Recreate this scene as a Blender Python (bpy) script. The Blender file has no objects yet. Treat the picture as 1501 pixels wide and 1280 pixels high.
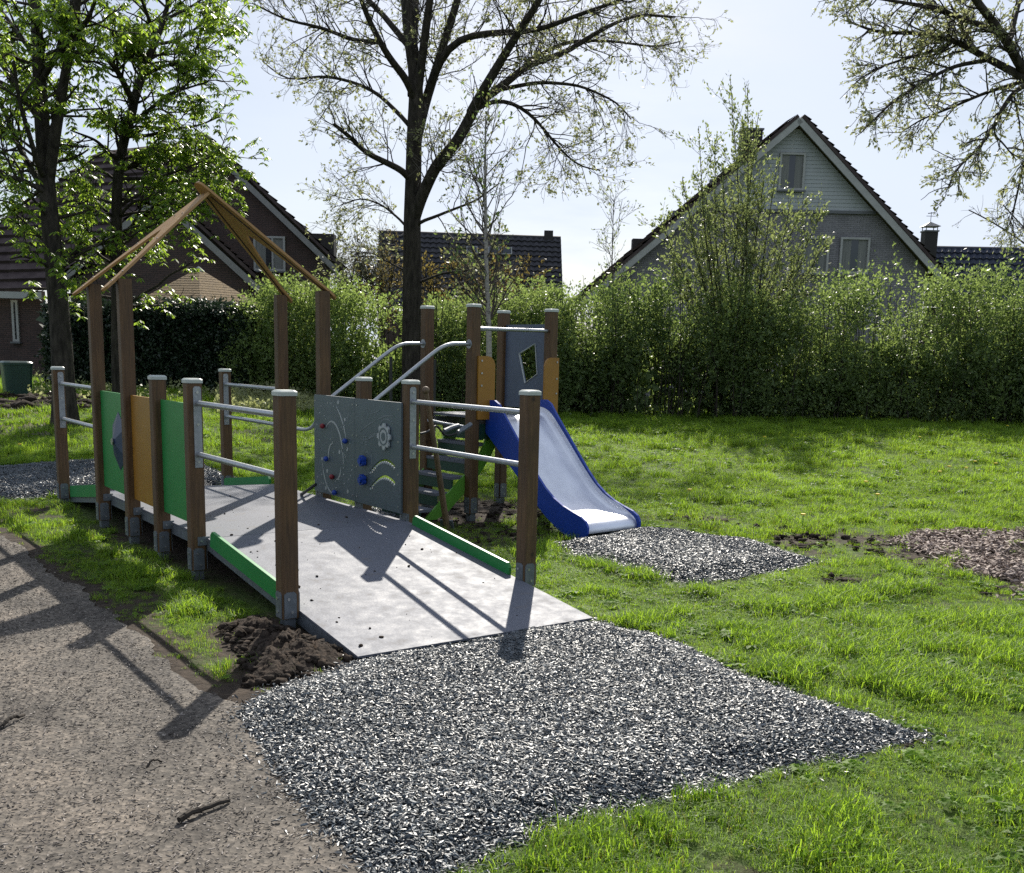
import bpy, math, random
import numpy as np
from mathutils import Vector, Matrix
from mathutils.geometry import tessellate_polygon

SC = bpy.context.scene
DENOISE = False
COL = SC.collection
R = math.radians
rng = np.random.default_rng(11)
random.seed(5)

# ------------------------------------------------------------------ camera, sky, sun, exposure
CAM = np.array([-2.3586, -5.5222, 1.6])
YAW, PITCH, ROLL, FPX = 0.6233, 0.1700, 0.0230, 1503.0
_c, _s = math.cos(YAW), math.sin(YAW)
RT = np.array([_c, -_s, 0.0]); FW = np.array([_s, _c, 0.0]); UP = np.array([0, 0, 1.0])
fwd = FW * math.cos(PITCH) - UP * math.sin(PITCH)
up0 = FW * math.sin(PITCH) + UP * math.cos(PITCH)
cr, sr = math.cos(ROLL), math.sin(ROLL)
right = cr * RT + sr * up0
upv = cr * up0 - sr * RT
cam_d = bpy.data.cameras.new('camera'); cam = bpy.data.objects.new('camera', cam_d); COL.objects.link(cam)
M4 = Matrix(((right[0], upv[0], -fwd[0], CAM[0]), (right[1], upv[1], -fwd[1], CAM[1]), (right[2], upv[2], -fwd[2], CAM[2]), (0, 0, 0, 1)))
cam.matrix_world = M4
cam_d.sensor_width = 36; cam_d.lens = 36 * FPX / 1501.0; cam_d.shift_y = 143.33 / 1501.0
cam_d.clip_start = 0.05; cam_d.clip_end = 2000
SC.camera = cam

SUN_AZ, SUN_EL = R(39.0), R(38.0)           # azimuth measured from +Y towards +X
world = bpy.data.worlds.new('World'); SC.world = world; world.use_nodes = True
nt = world.node_tree; nt.nodes.clear()
sky = nt.nodes.new('ShaderNodeTexSky'); sky.sky_type = 'NISHITA'; sky.sun_disc = False
sky.sun_elevation = SUN_EL; sky.sun_rotation = SUN_AZ
sky.air_density = 1.0; sky.dust_density = 1.2; sky.ozone_density = 1.5
bg = nt.nodes.new('ShaderNodeBackground'); bg.inputs['Strength'].default_value = 0.060
wo = nt.nodes.new('ShaderNodeOutputWorld')
tc = nt.nodes.new('ShaderNodeTexCoord')
mp = nt.nodes.new('ShaderNodeMapping'); mp.inputs['Scale'].default_value = (1.2, 2.2, 7.0); mp.inputs['Rotation'].default_value = (0, 0.12, 0.7)
nz = nt.nodes.new('ShaderNodeTexNoise'); nz.inputs['Scale'].default_value = 1.9; nz.inputs['Detail'].default_value = 6; nz.inputs['Roughness'].default_value = 0.58
rp = nt.nodes.new('ShaderNodeValToRGB'); rp.color_ramp.elements[0].position = 0.38; rp.color_ramp.elements[1].position = 0.66
rp.color_ramp.elements[0].color = (0.22, 0.22, 0.22, 1); rp.color_ramp.elements[1].color = (0.97, 0.97, 0.97, 1)
mx = nt.nodes.new('ShaderNodeMixRGB'); mx.inputs['Color2'].default_value = (8.6, 9.5, 11.2, 1)
L = nt.links.new
L(tc.outputs['Generated'], mp.inputs['Vector']); L(mp.outputs['Vector'], nz.inputs['Vector']); L(nz.outputs['Fac'], rp.inputs['Fac'])
L(rp.outputs['Color'], mx.inputs['Fac']); L(sky.outputs['Color'], mx.inputs['Color1']); L(mx.outputs['Color'], bg.inputs['Color']); L(bg.outputs['Background'], wo.inputs['Surface'])

sun_d = bpy.data.lights.new('sun', 'SUN'); sun_d.energy = 4.9; sun_d.angle = R(0.53); sun_d.color = (1.0, 0.94, 0.84)
sun = bpy.data.objects.new('sun', sun_d); COL.objects.link(sun)
SD = Vector((math.sin(SUN_AZ) * math.cos(SUN_EL), math.cos(SUN_AZ) * math.cos(SUN_EL), math.sin(SUN_EL)))
sun.rotation_euler = SD.to_track_quat('Z', 'Y').to_euler(); sun.location = (8, 10, 20)

vs = SC.view_settings; vs.view_transform = 'Standard'; vs.look = 'None'; vs.exposure = 0.65; vs.gamma = 1.0; vs.use_curve_mapping = False
cy_ = SC.cycles
cy_.max_bounces = 6; cy_.diffuse_bounces = 4; cy_.glossy_bounces = 3; cy_.transmission_bounces = 4; cy_.transparent_max_bounces = 6
cy_.use_denoising = DENOISE; cy_.sample_clamp_indirect = 4.0; cy_.caustics_reflective = False; cy_.caustics_refractive = False

# ------------------------------------------------------------------ coordinates
def smooth(t):
    t = np.clip(t, 0, 1); return t * t * (3 - 2 * t)
def ray(px, py):
    a = px - 750.5; b = py - 640 - 143.33
    X = (cr * a + sr * b) / FPX; Y = (-sr * a + cr * b) / FPX
    v = -Y
    u = v * math.cos(PITCH) - math.sin(PITCH); f = v * math.sin(PITCH) + math.cos(PITCH)
    return X * RT + f * FW + u * UP
def at(px, py, D):
    """point seen in direction (px, py) at D metres ahead of the photographer"""
    d = ray(px, py); return CAM + d * (D / (d @ FW))
def ground(x, y):
    x = np.asarray(x, float); y = np.asarray(y, float)
    d = (x - CAM[0]) * FW[0] + (y - CAM[1]) * FW[1]; r = (x - CAM[0]) * RT[0] + (y - CAM[1]) * RT[1]
    return smooth((d - 9) / 15) * (0.42 + 0.36 * smooth((-r - 2) / 5))
def gz(px, py):
    d = ray(px, py); z = 0.0
    for _ in range(40):
        t = (z - CAM[2]) / d[2]; P = CAM + d * t; z = 0.6 * z + 0.4 * float(ground(P[0], P[1]))
    return np.array([P[0], P[1], z])
def onground(p):
    return np.array([p[0], p[1], float(ground(p[0], p[1]))])
_perm = rng.random((64, 64))
def vnoise(x, y, s):
    x = np.asarray(x) * s + 100; y = np.asarray(y) * s + 100
    i = np.floor(x).astype(int); j = np.floor(y).astype(int); fx = x - i; fy = y - j
    fx = fx * fx * (3 - 2 * fx); fy = fy * fy * (3 - 2 * fy)
    a = _perm[i % 64, j % 64]; b = _perm[(i + 1) % 64, j % 64]; c = _perm[i % 64, (j + 1) % 64]; d = _perm[(i + 1) % 64, (j + 1) % 64]
    return (a * (1 - fx) + b * fx) * (1 - fy) + (c * (1 - fx) + d * fx) * fy
def fbm(x, y, s):
    return 0.5 * vnoise(x, y, s) + 0.3 * vnoise(x, y, s * 2.13) + 0.2 * vnoise(x, y, s * 4.7)
def inside(poly, x, y):
    poly = np.asarray(poly)[:, :2]; r = np.zeros(np.shape(x), bool); n = len(poly)
    for i in range(n):
        x1, y1 = poly[i]; x2, y2 = poly[(i + 1) % n]
        if y1 == y2: continue
        c = ((y1 > y) != (y2 > y)) & (x < (x2 - x1) * (y - y1) / (y2 - y1) + x1); r ^= c
    return r
def edgedist(poly, x, y):
    poly = np.asarray(poly)[:, :2]; d = np.full(np.shape(x), 1e9); n = len(poly)
    for i in range(n):
        a = poly[i]; b = poly[(i + 1) % n]; ab = b - a; L2 = ab @ ab + 1e-12
        t = np.clip(((x - a[0]) * ab[0] + (y - a[1]) * ab[1]) / L2, 0, 1)
        d = np.minimum(d, np.hypot(x - a[0] - t * ab[0], y - a[1] - t * ab[1]))
    return d

# ------------------------------------------------------------------ materials
def new_mat(name):
    m = bpy.data.materials.new(name); m.use_nodes = True
    n = m.node_tree; b = n.nodes['Principled BSDF']; return m, n, b, n.nodes['Material Output']
def N(n, t, **kw):
    q = n.nodes.new(t)
    for k, v in kw.items():
        if k in q.inputs: q.inputs[k].default_value = v
        else: setattr(q, k, v)
    return q
def ramp(n, fac, stops):
    r = n.nodes.new('ShaderNodeValToRGB'); e = r.color_ramp.elements
    while len(e) < len(stops): e.new(0.5)
    for k, (p, c) in enumerate(stops):
        e[k].position = p; e[k].color = (*c, 1) if len(c) == 3 else c
    n.links.new(fac, r.inputs['Fac']); return r.outputs['Color']
def coords(n, scale=(1, 1, 1), kind='Object'):
    t = N(n, 'ShaderNodeTexCoord'); m = N(n, 'ShaderNodeMapping'); m.inputs['Scale'].default_value = scale
    n.links.new(t.outputs[kind], m.inputs['Vector']); return m.outputs['Vector']
def noise(n, vec, scale, detail=4, rough=0.55):
    q = N(n, 'ShaderNodeTexNoise', Scale=scale, Detail=detail, Roughness=rough); n.links.new(vec, q.inputs['Vector']); return q.outputs['Fac']
def bump(n, b, h, strength=0.4, dist=0.01):
    q = N(n, 'ShaderNodeBump', Strength=strength, Distance=dist); n.links.new(h, q.inputs['Height']); n.links.new(q.outputs['Normal'], b.inputs['Normal'])
def simple(name, c1, c2=None, scale=8, rough=0.6, metal=0.0, bumps=None, vscale=(1, 1, 1), lo=0.35, hi=0.68, rough2=None, spec=None):
    m, n, b, o = new_mat(name); v = coords(n, vscale)
    f = noise(n, v, scale, 5)
    c2 = c2 or tuple(x * 0.8 for x in c1)
    n.links.new(ramp(n, f, [(lo, c1), (hi, c2)]), b.inputs['Base Color'])
    b.inputs['Roughness'].default_value = rough; b.inputs['Metallic'].default_value = metal
    if spec is not None: b.inputs['Specular IOR Level'].default_value = spec
    if rough2 is not None:
        f2 = noise(n, v, scale * 2.3, 5); n.links.new(ramp(n, f2, [(0.3, (rough,) * 3), (0.7, (rough2,) * 3)]), b.inputs['Roughness'])
    if bumps: bump(n, b, noise(n, v, bumps[0], 4), bumps[1], bumps[2])
    return m
def leaf_mat(name, dark, light, trans=0.45, tcol=None, rough=0.45, patch=0.7, spec=0.5, straw=False):
    m, n, b, o = new_mat(name)
    at_ = N(n, 'ShaderNodeAttribute', attribute_name='tint'); geo = N(n, 'ShaderNodeNewGeometry')
    oi = N(n, 'ShaderNodeObjectInfo')
    f = noise(n, geo.outputs['Position'], patch, 3)
    a = N(n, 'ShaderNodeMath', operation='MULTIPLY_ADD'); a.inputs[1].default_value = 0.8; n.links.new(at_.outputs['Fac'], a.inputs[0]); n.links.new(f, a.inputs[2])
    a2 = N(n, 'ShaderNodeMath', operation='MULTIPLY_ADD'); a2.inputs[1].default_value = 0.25; n.links.new(oi.outputs['Random'], a2.inputs[0]); n.links.new(a.outputs[0], a2.inputs[2])
    col = ramp(n, a2.outputs[0], [(0.5, dark), (1.35, light)])
    if straw:
        kk = N(n, 'ShaderNodeMixRGB'); n.links.new(ramp(n, at_.outputs['Fac'], [(0.90, (0, 0, 0)), (0.95, (0.8, 0.8, 0.8))]), kk.inputs['Fac']); n.links.new(col, kk.inputs['Color1']); kk.inputs['Color2'].default_value = (0.17, 0.145, 0.055, 1); col = kk.outputs['Color']
    n.links.new(col, b.inputs['Base Color']); b.inputs['Roughness'].default_value = rough; b.inputs['Specular IOR Level'].default_value = spec
    t = N(n, 'ShaderNodeBsdfTranslucent'); mxs = N(n, 'ShaderNodeMixShader', Fac=trans)
    if tcol:
        k = N(n, 'ShaderNodeMixRGB', blend_type='MULTIPLY', Fac=1.0); n.links.new(col, k.inputs['Color1']); k.inputs['Color2'].default_value = (*tcol, 1); n.links.new(k.outputs['Color'], t.inputs['Color'])
    else: n.links.new(col, t.inputs['Color'])
    n.links.new(b.outputs[0], mxs.inputs[1]); n.links.new(t.outputs[0], mxs.inputs[2]); n.links.new(mxs.outputs[0], o.inputs['Surface'])
    return m
MT = {}
def wood_mat(name, c1, c2, c3):
    m, n, b, o = new_mat(name)
    t = N(n, 'ShaderNodeTexCoord'); oi = N(n, 'ShaderNodeObjectInfo')
    ad = N(n, 'ShaderNodeVectorMath', operation='ADD'); sc = N(n, 'ShaderNodeVectorMath', operation='SCALE'); sc.inputs['Scale'].default_value = 37.0
    cb = N(n, 'ShaderNodeCombineXYZ'); [n.links.new(oi.outputs['Random'], cb.inputs[k]) for k in range(3)]
    n.links.new(cb.outputs[0], sc.inputs[0]); n.links.new(t.outputs['Object'], ad.inputs[0]); n.links.new(sc.outputs[0], ad.inputs[1])
    mp = N(n, 'ShaderNodeMapping'); mp.inputs['Scale'].default_value = (1, 1, 0.06); n.links.new(ad.outputs[0], mp.inputs['Vector'])
    g = noise(n, mp.outputs[0], 70, 6, 0.65); big = noise(n, ad.outputs[0], 3.0, 4); knots = N(n, 'ShaderNodeTexVoronoi', Scale=5.5); n.links.new(ad.outputs[0], knots.inputs['Vector'])
    col = ramp(n, g, [(0.25, c1), (0.55, c2), (0.8, c3)])
    k = N(n, 'ShaderNodeMixRGB', blend_type='MULTIPLY', Fac=0.7); n.links.new(col, k.inputs['Color1']); n.links.new(ramp(n, big, [(0.3, (0.62, 0.6, 0.62)), (0.7, (1.15, 1.1, 1.0))]), k.inputs['Color2'])
    k2 = N(n, 'ShaderNodeMixRGB', blend_type='MULTIPLY', Fac=0.85); n.links.new(k.outputs[0], k2.inputs['Color1']); n.links.new(ramp(n, knots.outputs['Distance'], [(0.05, (0.25, 0.2, 0.18)), (0.12, (1, 1, 1))]), k2.inputs['Color2'])
    n.links.new(k2.outputs[0], b.inputs['Base Color']); b.inputs['Roughness'].default_value = 0.62; bump(n, b, g, 0.35, 0.004)
    return m
MT['post'] = wood_mat('stained_wood', (0.045, 0.024, 0.009), (0.106, 0.058, 0.022), (0.168, 0.096, 0.040))
MT['handle'] = wood_mat('ash_handle', (0.09, 0.06, 0.035), (0.16, 0.11, 0.065), (0.22, 0.16, 0.10))
MT['cap'] = simple('cap_plastic', (0.46, 0.50, 0.46), (0.38, 0.42, 0.39), 20, 0.45)
MT['steel'] = simple('galvanised_steel', (0.36, 0.38, 0.40), (0.26, 0.28, 0.30), 35, 0.42, 0.75, rough2=0.55)
MT['shoe'] = simple('shoe_steel', (0.16, 0.18, 0.20), (0.11, 0.125, 0.14), 22, 0.5, 0.35)
MT['bolt'] = simple('bolt_steel', (0.5, 0.5, 0.5), (0.4, 0.4, 0.4), 30, 0.35, 0.8)
MT['tube'] = simple('rail_tube', (0.42, 0.44, 0.46), (0.33, 0.35, 0.37), 30, 0.36, 0.85, rough2=0.5)
MT['stainless'] = simple('stainless', (0.80, 0.82, 0.88), (0.64, 0.66, 0.73), 5, 0.30, 0.85, vscale=(1, 0.15, 1), rough2=0.4)
def hdpe(name, c): return simple(name, c, tuple(x * 0.86 for x in c), 6, 0.42, bumps=(160, 0.08, 0.002))
MT['green'] = hdpe('green_board', (0.018, 0.23, 0.052)); MT['orange'] = hdpe('ochre_board', (0.33, 0.155, 0.016))
MT['blue'] = hdpe('blue_board', (0.010, 0.055, 0.36)); MT['red'] = hdpe('red_knob', (0.24, 0.012, 0.022)); MT['grey'] = hdpe('slate_board', (0.095, 0.125, 0.145))
MT['bluegrey'] = hdpe('blue_slate_board', (0.075, 0.10, 0.15)); MT['hex'] = hdpe('dark_blue_boss', (0.03, 0.05, 0.10))
MT['engrave'] = simple('engraved_core', (0.42, 0.45, 0.45), (0.34, 0.37, 0.37), 20, 0.6); MT['engrave_dim'] = simple('engraved_faint', (0.20, 0.235, 0.25), (0.16, 0.19, 0.20), 20, 0.6)
MT['roofboard'] = simple('ochre_roof_board', (0.36, 0.20, 0.065), (0.30, 0.16, 0.05), 5, 0.5, bumps=(90, 0.1, 0.002))
MT['groove'] = simple('groove_dark', (0.03, 0.022, 0.015), None, 10, 0.8)
MT['shadegreen'] = hdpe('shaded_green_board', (0.012, 0.05, 0.032)); MT['black'] = simple('black_rubber', (0.012, 0.012, 0.013), (0.02, 0.02, 0.02), 20, 0.5)  # darker green carries the shade on backlit risers and apron in its colour
MT['lime'] = hdpe('lime_board', (0.10, 0.28, 0.03))
# ramp sheet
m, n, b, o = new_mat('ramp_sheet'); v = coords(n)
f1 = noise(n, v, 1.3, 6, 0.6); f2 = noise(n, v, 9, 5, 0.65)
base = ramp(n, f1, [(0.3, (0.138, 0.148, 0.178)), (0.7, (0.160, 0.170, 0.203))])
dirt = ramp(n, f2, [(0.56, (0, 0, 0)), (0.76, (0.4, 0.4, 0.4))])
k = N(n, 'ShaderNodeMixRGB'); n.links.new(dirt, k.inputs['Fac']); n.links.new(base, k.inputs['Color1']); k.inputs['Color2'].default_value = (0.20, 0.165, 0.12, 1)
vor = N(n, 'ShaderNodeTexVoronoi', Scale=70); n.links.new(v, vor.inputs['Vector'])
dots = ramp(n, vor.outputs['Distance'], [(0.25, (1, 1, 1)), (0.5, (0.82, 0.82, 0.82))])
k2 = N(n, 'ShaderNodeMixRGB', blend_type='MULTIPLY', Fac=1.0); n.links.new(k.outputs[0], k2.inputs['Color1']); n.links.new(dots, k2.inputs['Color2'])
n.links.new(k2.outputs[0], b.inputs['Base Color']); n.links.new(ramp(n, f2, [(0.3, (0.5,) * 3), (0.75, (0.7,) * 3)]), b.inputs['Roughness']); b.inputs['Specular IOR Level'].default_value = 0.16; bump(n, b, vor.outputs['Distance'], 0.25, 0.002)
MT['ramp'] = m
# lawn soil
m, n, b, o = new_mat('turf_soil'); v = coords(n)
a1 = N(n, 'ShaderNodeAttribute', attribute_name='dirt'); f = noise(n, v, 14, 6, 0.65); f3 = noise(n, v, 1.1, 4)
gr = ramp(n, f, [(0.3, (0.026, 0.040, 0.010)), (0.55, (0.065, 0.105, 0.018)), (0.75, (0.13, 0.16, 0.04))])
so = ramp(n, f, [(0.3, (0.020, 0.014, 0.010)), (0.6, (0.055, 0.040, 0.028)), (0.85, (0.12, 0.09, 0.065))])
ad = N(n, 'ShaderNodeMath', operation='ADD'); n.links.new(a1.outputs['Fac'], ad.inputs[0]); mm = N(n, 'ShaderNodeMath', operation='MULTIPLY_ADD'); mm.inputs[1].default_value = 0.9; mm.inputs[2].default_value = -0.45; n.links.new(f, mm.inputs[0]); n.links.new(mm.outputs[0], ad.inputs[1])
k = N(n, 'ShaderNodeMixRGB'); n.links.new(ramp(n, ad.outputs[0], [(0.3, (0, 0, 0)), (0.6, (1, 1, 1))]), k.inputs['Fac']); n.links.new(gr, k.inputs['Color1']); n.links.new(so, k.inputs['Color2'])
n.links.new(k.outputs[0], b.inputs['Base Color']); b.inputs['Roughness'].default_value = 0.9; b.inputs['Specular IOR Level'].default_value = 0.2; bump(n, b, f, 0.9, 0.04)
MT['soil'] = m
# chip path
m, n, b, o = new_mat('trodden_chips'); v = coords(n)
vo = N(n, 'ShaderNodeTexVoronoi', Scale=55); n.links.new(v, vo.inputs['Vector']); vo2 = N(n, 'ShaderNodeTexVoronoi', Scale=130); n.links.new(v, vo2.inputs['Vector'])
f = noise(n, v, 1.6, 5, 0.6); ff = noise(n, v, 40, 5, 0.7)
c = ramp(n, ff, [(0.25, (0.036, 0.032, 0.027)), (0.55, (0.086, 0.077, 0.066)), (0.8, (0.165, 0.148, 0.128))])
k = N(n, 'ShaderNodeMixRGB', blend_type='MULTIPLY', Fac=1); n.links.new(c, k.inputs['Color1']); n.links.new(ramp(n, f, [(0.36, (0.50, 0.48, 0.47)), (0.5, (0.95, 0.93, 0.91)), (0.64, (1.35, 1.28, 1.22))]), k.inputs['Color2'])
k3 = N(n, 'ShaderNodeMixRGB', blend_type='MULTIPLY', Fac=0.6); n.links.new(k.outputs[0], k3.inputs['Color1']); n.links.new(ramp(n, vo.outputs['Color'], [(0.2, (0.3, 0.29, 0.28)), (0.8, (1.25, 1.2, 1.12))]), k3.inputs['Color2'])
hs = N(n, 'ShaderNodeHueSaturation', Saturation=0.9, Value=1.5); n.links.new(k3.outputs[0], hs.inputs['Color']); n.links.new(hs.outputs[0], b.inputs['Base Color'])
b.inputs['Roughness'].default_value = 0.8; b.inputs['Specular IOR Level'].default_value = 0.25
h = N(n, 'ShaderNodeMath', operation='ADD'); n.links.new(vo.outputs['Distance'], h.inputs[0]); n.links.new(ff, h.inputs[1]); bump(n, b, h.outputs[0], 0.5, 0.007)
MT['path'] = m
def chip_mat(name, cols, rough, spec):
    m, n, b, o = new_mat(name); oi = N(n, 'ShaderNodeObjectInfo')
    n.links.new(ramp(n, oi.outputs['Random'], cols), b.inputs['Base Color'])
    b.inputs['Roughness'].default_value = rough; b.inputs['Specular IOR Level'].default_value = spec
    return m
MT['mulch'] = chip_mat('black_mulch_chips', [(0, (0.010, 0.014, 0.018)), (0.5, (0.034, 0.045, 0.054)), (0.85, (0.074, 0.093, 0.108)), (1, (0.15, 0.175, 0.19))], 0.48, 0.75)
MT['mulchbase'] = simple('mulch_bed', (0.010, 0.011, 0.012), (0.03, 0.032, 0.034), 60, 0.6, bumps=(80, 0.8, 0.02))
MT['chip'] = chip_mat('bark_chips', [(0, (0.05, 0.042, 0.035)), (0.5, (0.11, 0.094, 0.08)), (0.85, (0.20, 0.172, 0.15)), (1, (0.36, 0.32, 0.28))], 0.65, 0.35)
MT['woodchip'] = chip_mat('wood_chips', [(0, (0.11, 0.078, 0.062)), (0.5, (0.25, 0.185, 0.15)), (1, (0.44, 0.36, 0.31))], 0.7, 0.3)
MT['clod'] = simple('soil_clod', (0.012, 0.009, 0.007), (0.065, 0.048, 0.036), 25, 0.95, bumps=(40, 1.0, 0.02), spec=0.15)
MT['bark'] = simple('bark', (0.020, 0.017, 0.014), (0.065, 0.055, 0.045), 16, 0.9, bumps=(26, 1.0, 0.03), vscale=(1, 1, 0.25), spec=0.2)
MT['bark2'] = simple('young_bark', (0.06, 0.05, 0.04), (0.12, 0.10, 0.085), 20, 0.85, vscale=(1, 1, 0.3), spec=0.2)
MT['twig'] = simple('pale_twig', (0.10, 0.09, 0.078), (0.16, 0.145, 0.125), 20, 0.8, spec=0.2)
MT['birch'] = simple('birch_bark', (0.34, 0.31, 0.28), (0.10, 0.09, 0.08), 14, 0.8, vscale=(1, 1, 2.2), lo=0.5, hi=0.72)
MT['grass'] = leaf_mat('grass_blade', (0.058, 0.128, 0.016), (0.20, 0.32, 0.048), 0.60, (1.7, 1.6, 0.75), 0.55, 0.8, 0.25, straw=True)
MT['hedgeleaf'] = leaf_mat('shrub_leaf', (0.052, 0.088, 0.036), (0.165, 0.225, 0.092), 0.54, (1.65, 1.6, 1.0), 0.42, 0.5, 0.3)
MT['brightleaf'] = leaf_mat('fresh_leaf', (0.054, 0.094, 0.036), (0.17, 0.235, 0.090), 0.54, (1.65, 1.6, 1.0), 0.42, 0.6, 0.3)
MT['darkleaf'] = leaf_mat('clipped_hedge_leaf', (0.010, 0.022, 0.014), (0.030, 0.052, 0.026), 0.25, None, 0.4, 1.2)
MT['chestnutleaf'] = leaf_mat('chestnut_leaf', (0.045, 0.092, 0.028), (0.13, 0.20, 0.05), 0.58, (2.4, 2.25, 0.9), 0.35, 0.7)
MT['oakleaf'] = leaf_mat('oak_bud_leaf', (0.18, 0.195, 0.075), (0.31, 0.33, 0.15), 0.6, None, 0.5, 0.6)
MT['willowleaf'] = leaf_mat('willow_leaf', (0.08, 0.115, 0.055), (0.20, 0.24, 0.12), 0.52, (1.4, 1.4, 0.9), 0.45, 0.8)
MT['yellowleaf'] = leaf_mat('yellow_leaf', (0.12, 0.10, 0.025), (0.22, 0.17, 0.05), 0.5, None, 0.5, 0.8)
MT['paleleaf'] = leaf_mat('pale_leaf', (0.12, 0.13, 0.07), (0.22, 0.22, 0.14), 0.4, None, 0.5, 0.8)
MT['coverleaf'] = leaf_mat('ground_cover_leaf', (0.08, 0.11, 0.035), (0.34, 0.36, 0.18), 0.5, (1.4, 1.4, 1.2), 0.4, 2.0)
MT['dandelion'] = simple('dandelion_yellow', (0.75, 0.55, 0.02), None, 30, 0.6)
def brick_mat(name, c1, c2, mortar, bw=0.21, bh=0.0625):
    m, n, b, o = new_mat(name); t = N(n, 'ShaderNodeTexCoord')
    br = N(n, 'ShaderNodeTexBrick', Scale=1.0); br.inputs['Brick Width'].default_value = bw; br.inputs['Row Height'].default_value = bh; br.inputs['Mortar Size'].default_value = 0.006
    br.inputs['Color1'].default_value = (*c1, 1); br.inputs['Color2'].default_value = (*c2, 1); br.inputs['Mortar'].default_value = (*mortar, 1); br.inputs['Bias'].default_value = -0.2
    n.links.new(t.outputs['UV'], br.inputs['Vector']); f = noise(n, t.outputs['Object'], 2.0, 5)
    k = N(n, 'ShaderNodeMixRGB', blend_type='MULTIPLY', Fac=0.7); n.links.new(br.outputs['Color'], k.inputs['Color1']); n.links.new(ramp(n, f, [(0.3, (0.7, 0.7, 0.7)), (0.7, (1.1, 1.1, 1.1))]), k.inputs['Color2'])
    n.links.new(k.outputs[0], b.inputs['Base Color']); b.inputs['Roughness'].default_value = 0.85
    q = N(n, 'ShaderNodeBump', Strength=0.6, Distance=0.01, invert=True); n.links.new(br.outputs['Fac'], q.inputs['Height']); n.links.new(q.outputs['Normal'], b.inputs['Normal'])
    return m
MT['brick_red'] = brick_mat('red_brown_brick', (0.085, 0.052, 0.044), (0.058, 0.040, 0.036), (0.032, 0.029, 0.028))
MT['brick_grey'] = brick_mat('pale_grey_brick', (0.235, 0.225, 0.235), (0.19, 0.184, 0.195), (0.125, 0.12, 0.125))
MT['tile_brown'] = simple('brown_tile', (0.055, 0.042, 0.042), (0.09, 0.07, 0.068), 3, 0.9, bumps=(40, 0.3, 0.01), spec=0.1)
MT['tile_black'] = simple('black_tile', (0.035, 0.035, 0.040), (0.06, 0.058, 0.064), 3, 0.75, spec=0.25)
MT['tile_blue'] = simple('blue_black_tile', (0.030, 0.036, 0.055), (0.05, 0.055, 0.075), 3, 0.8, spec=0.2)
MT['trim'] = simple('white_trim', (0.36, 0.36, 0.34), (0.30, 0.30, 0.285), 4, 0.55)
MT['trim_grey'] = simple('weathered_trim', (0.22, 0.22, 0.21), (0.17, 0.17, 0.165), 4, 0.6)
MT['siding'] = simple('white_siding', (0.37, 0.39, 0.385), (0.33, 0.35, 0.345), 3, 0.55, vscale=(0.3, 1, 1))
MT['thatch'] = simple('thatch', (0.26, 0.18, 0.085), (0.11, 0.075, 0.04), 22, 0.95, bumps=(60, 1.0, 0.02), vscale=(1, 1, 0.4))
MT['lead'] = simple('lead', (0.12, 0.125, 0.13), None, 8, 0.5)
m, n, b, o = new_mat('window_glass'); b.inputs['Base Color'].default_value = (0.025, 0.032, 0.038, 1); b.inputs['Roughness'].default_value = 0.06; b.inputs['Specular IOR Level'].default_value = 0.6; MT['glass'] = m
MT['curtain'] = simple('curtain', (0.22, 0.22, 0.20), (0.12, 0.125, 0.12), 9, 0.8, vscale=(6, 6, 0.1))
MT['bin'] = simple('bin_green', (0.010, 0.04, 0.030), (0.014, 0.05, 0.04), 6, 0.4)
MT['pond'] = simple('pale_litter', (0.2, 0.18, 0.15), None, 20, 0.7)

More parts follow.
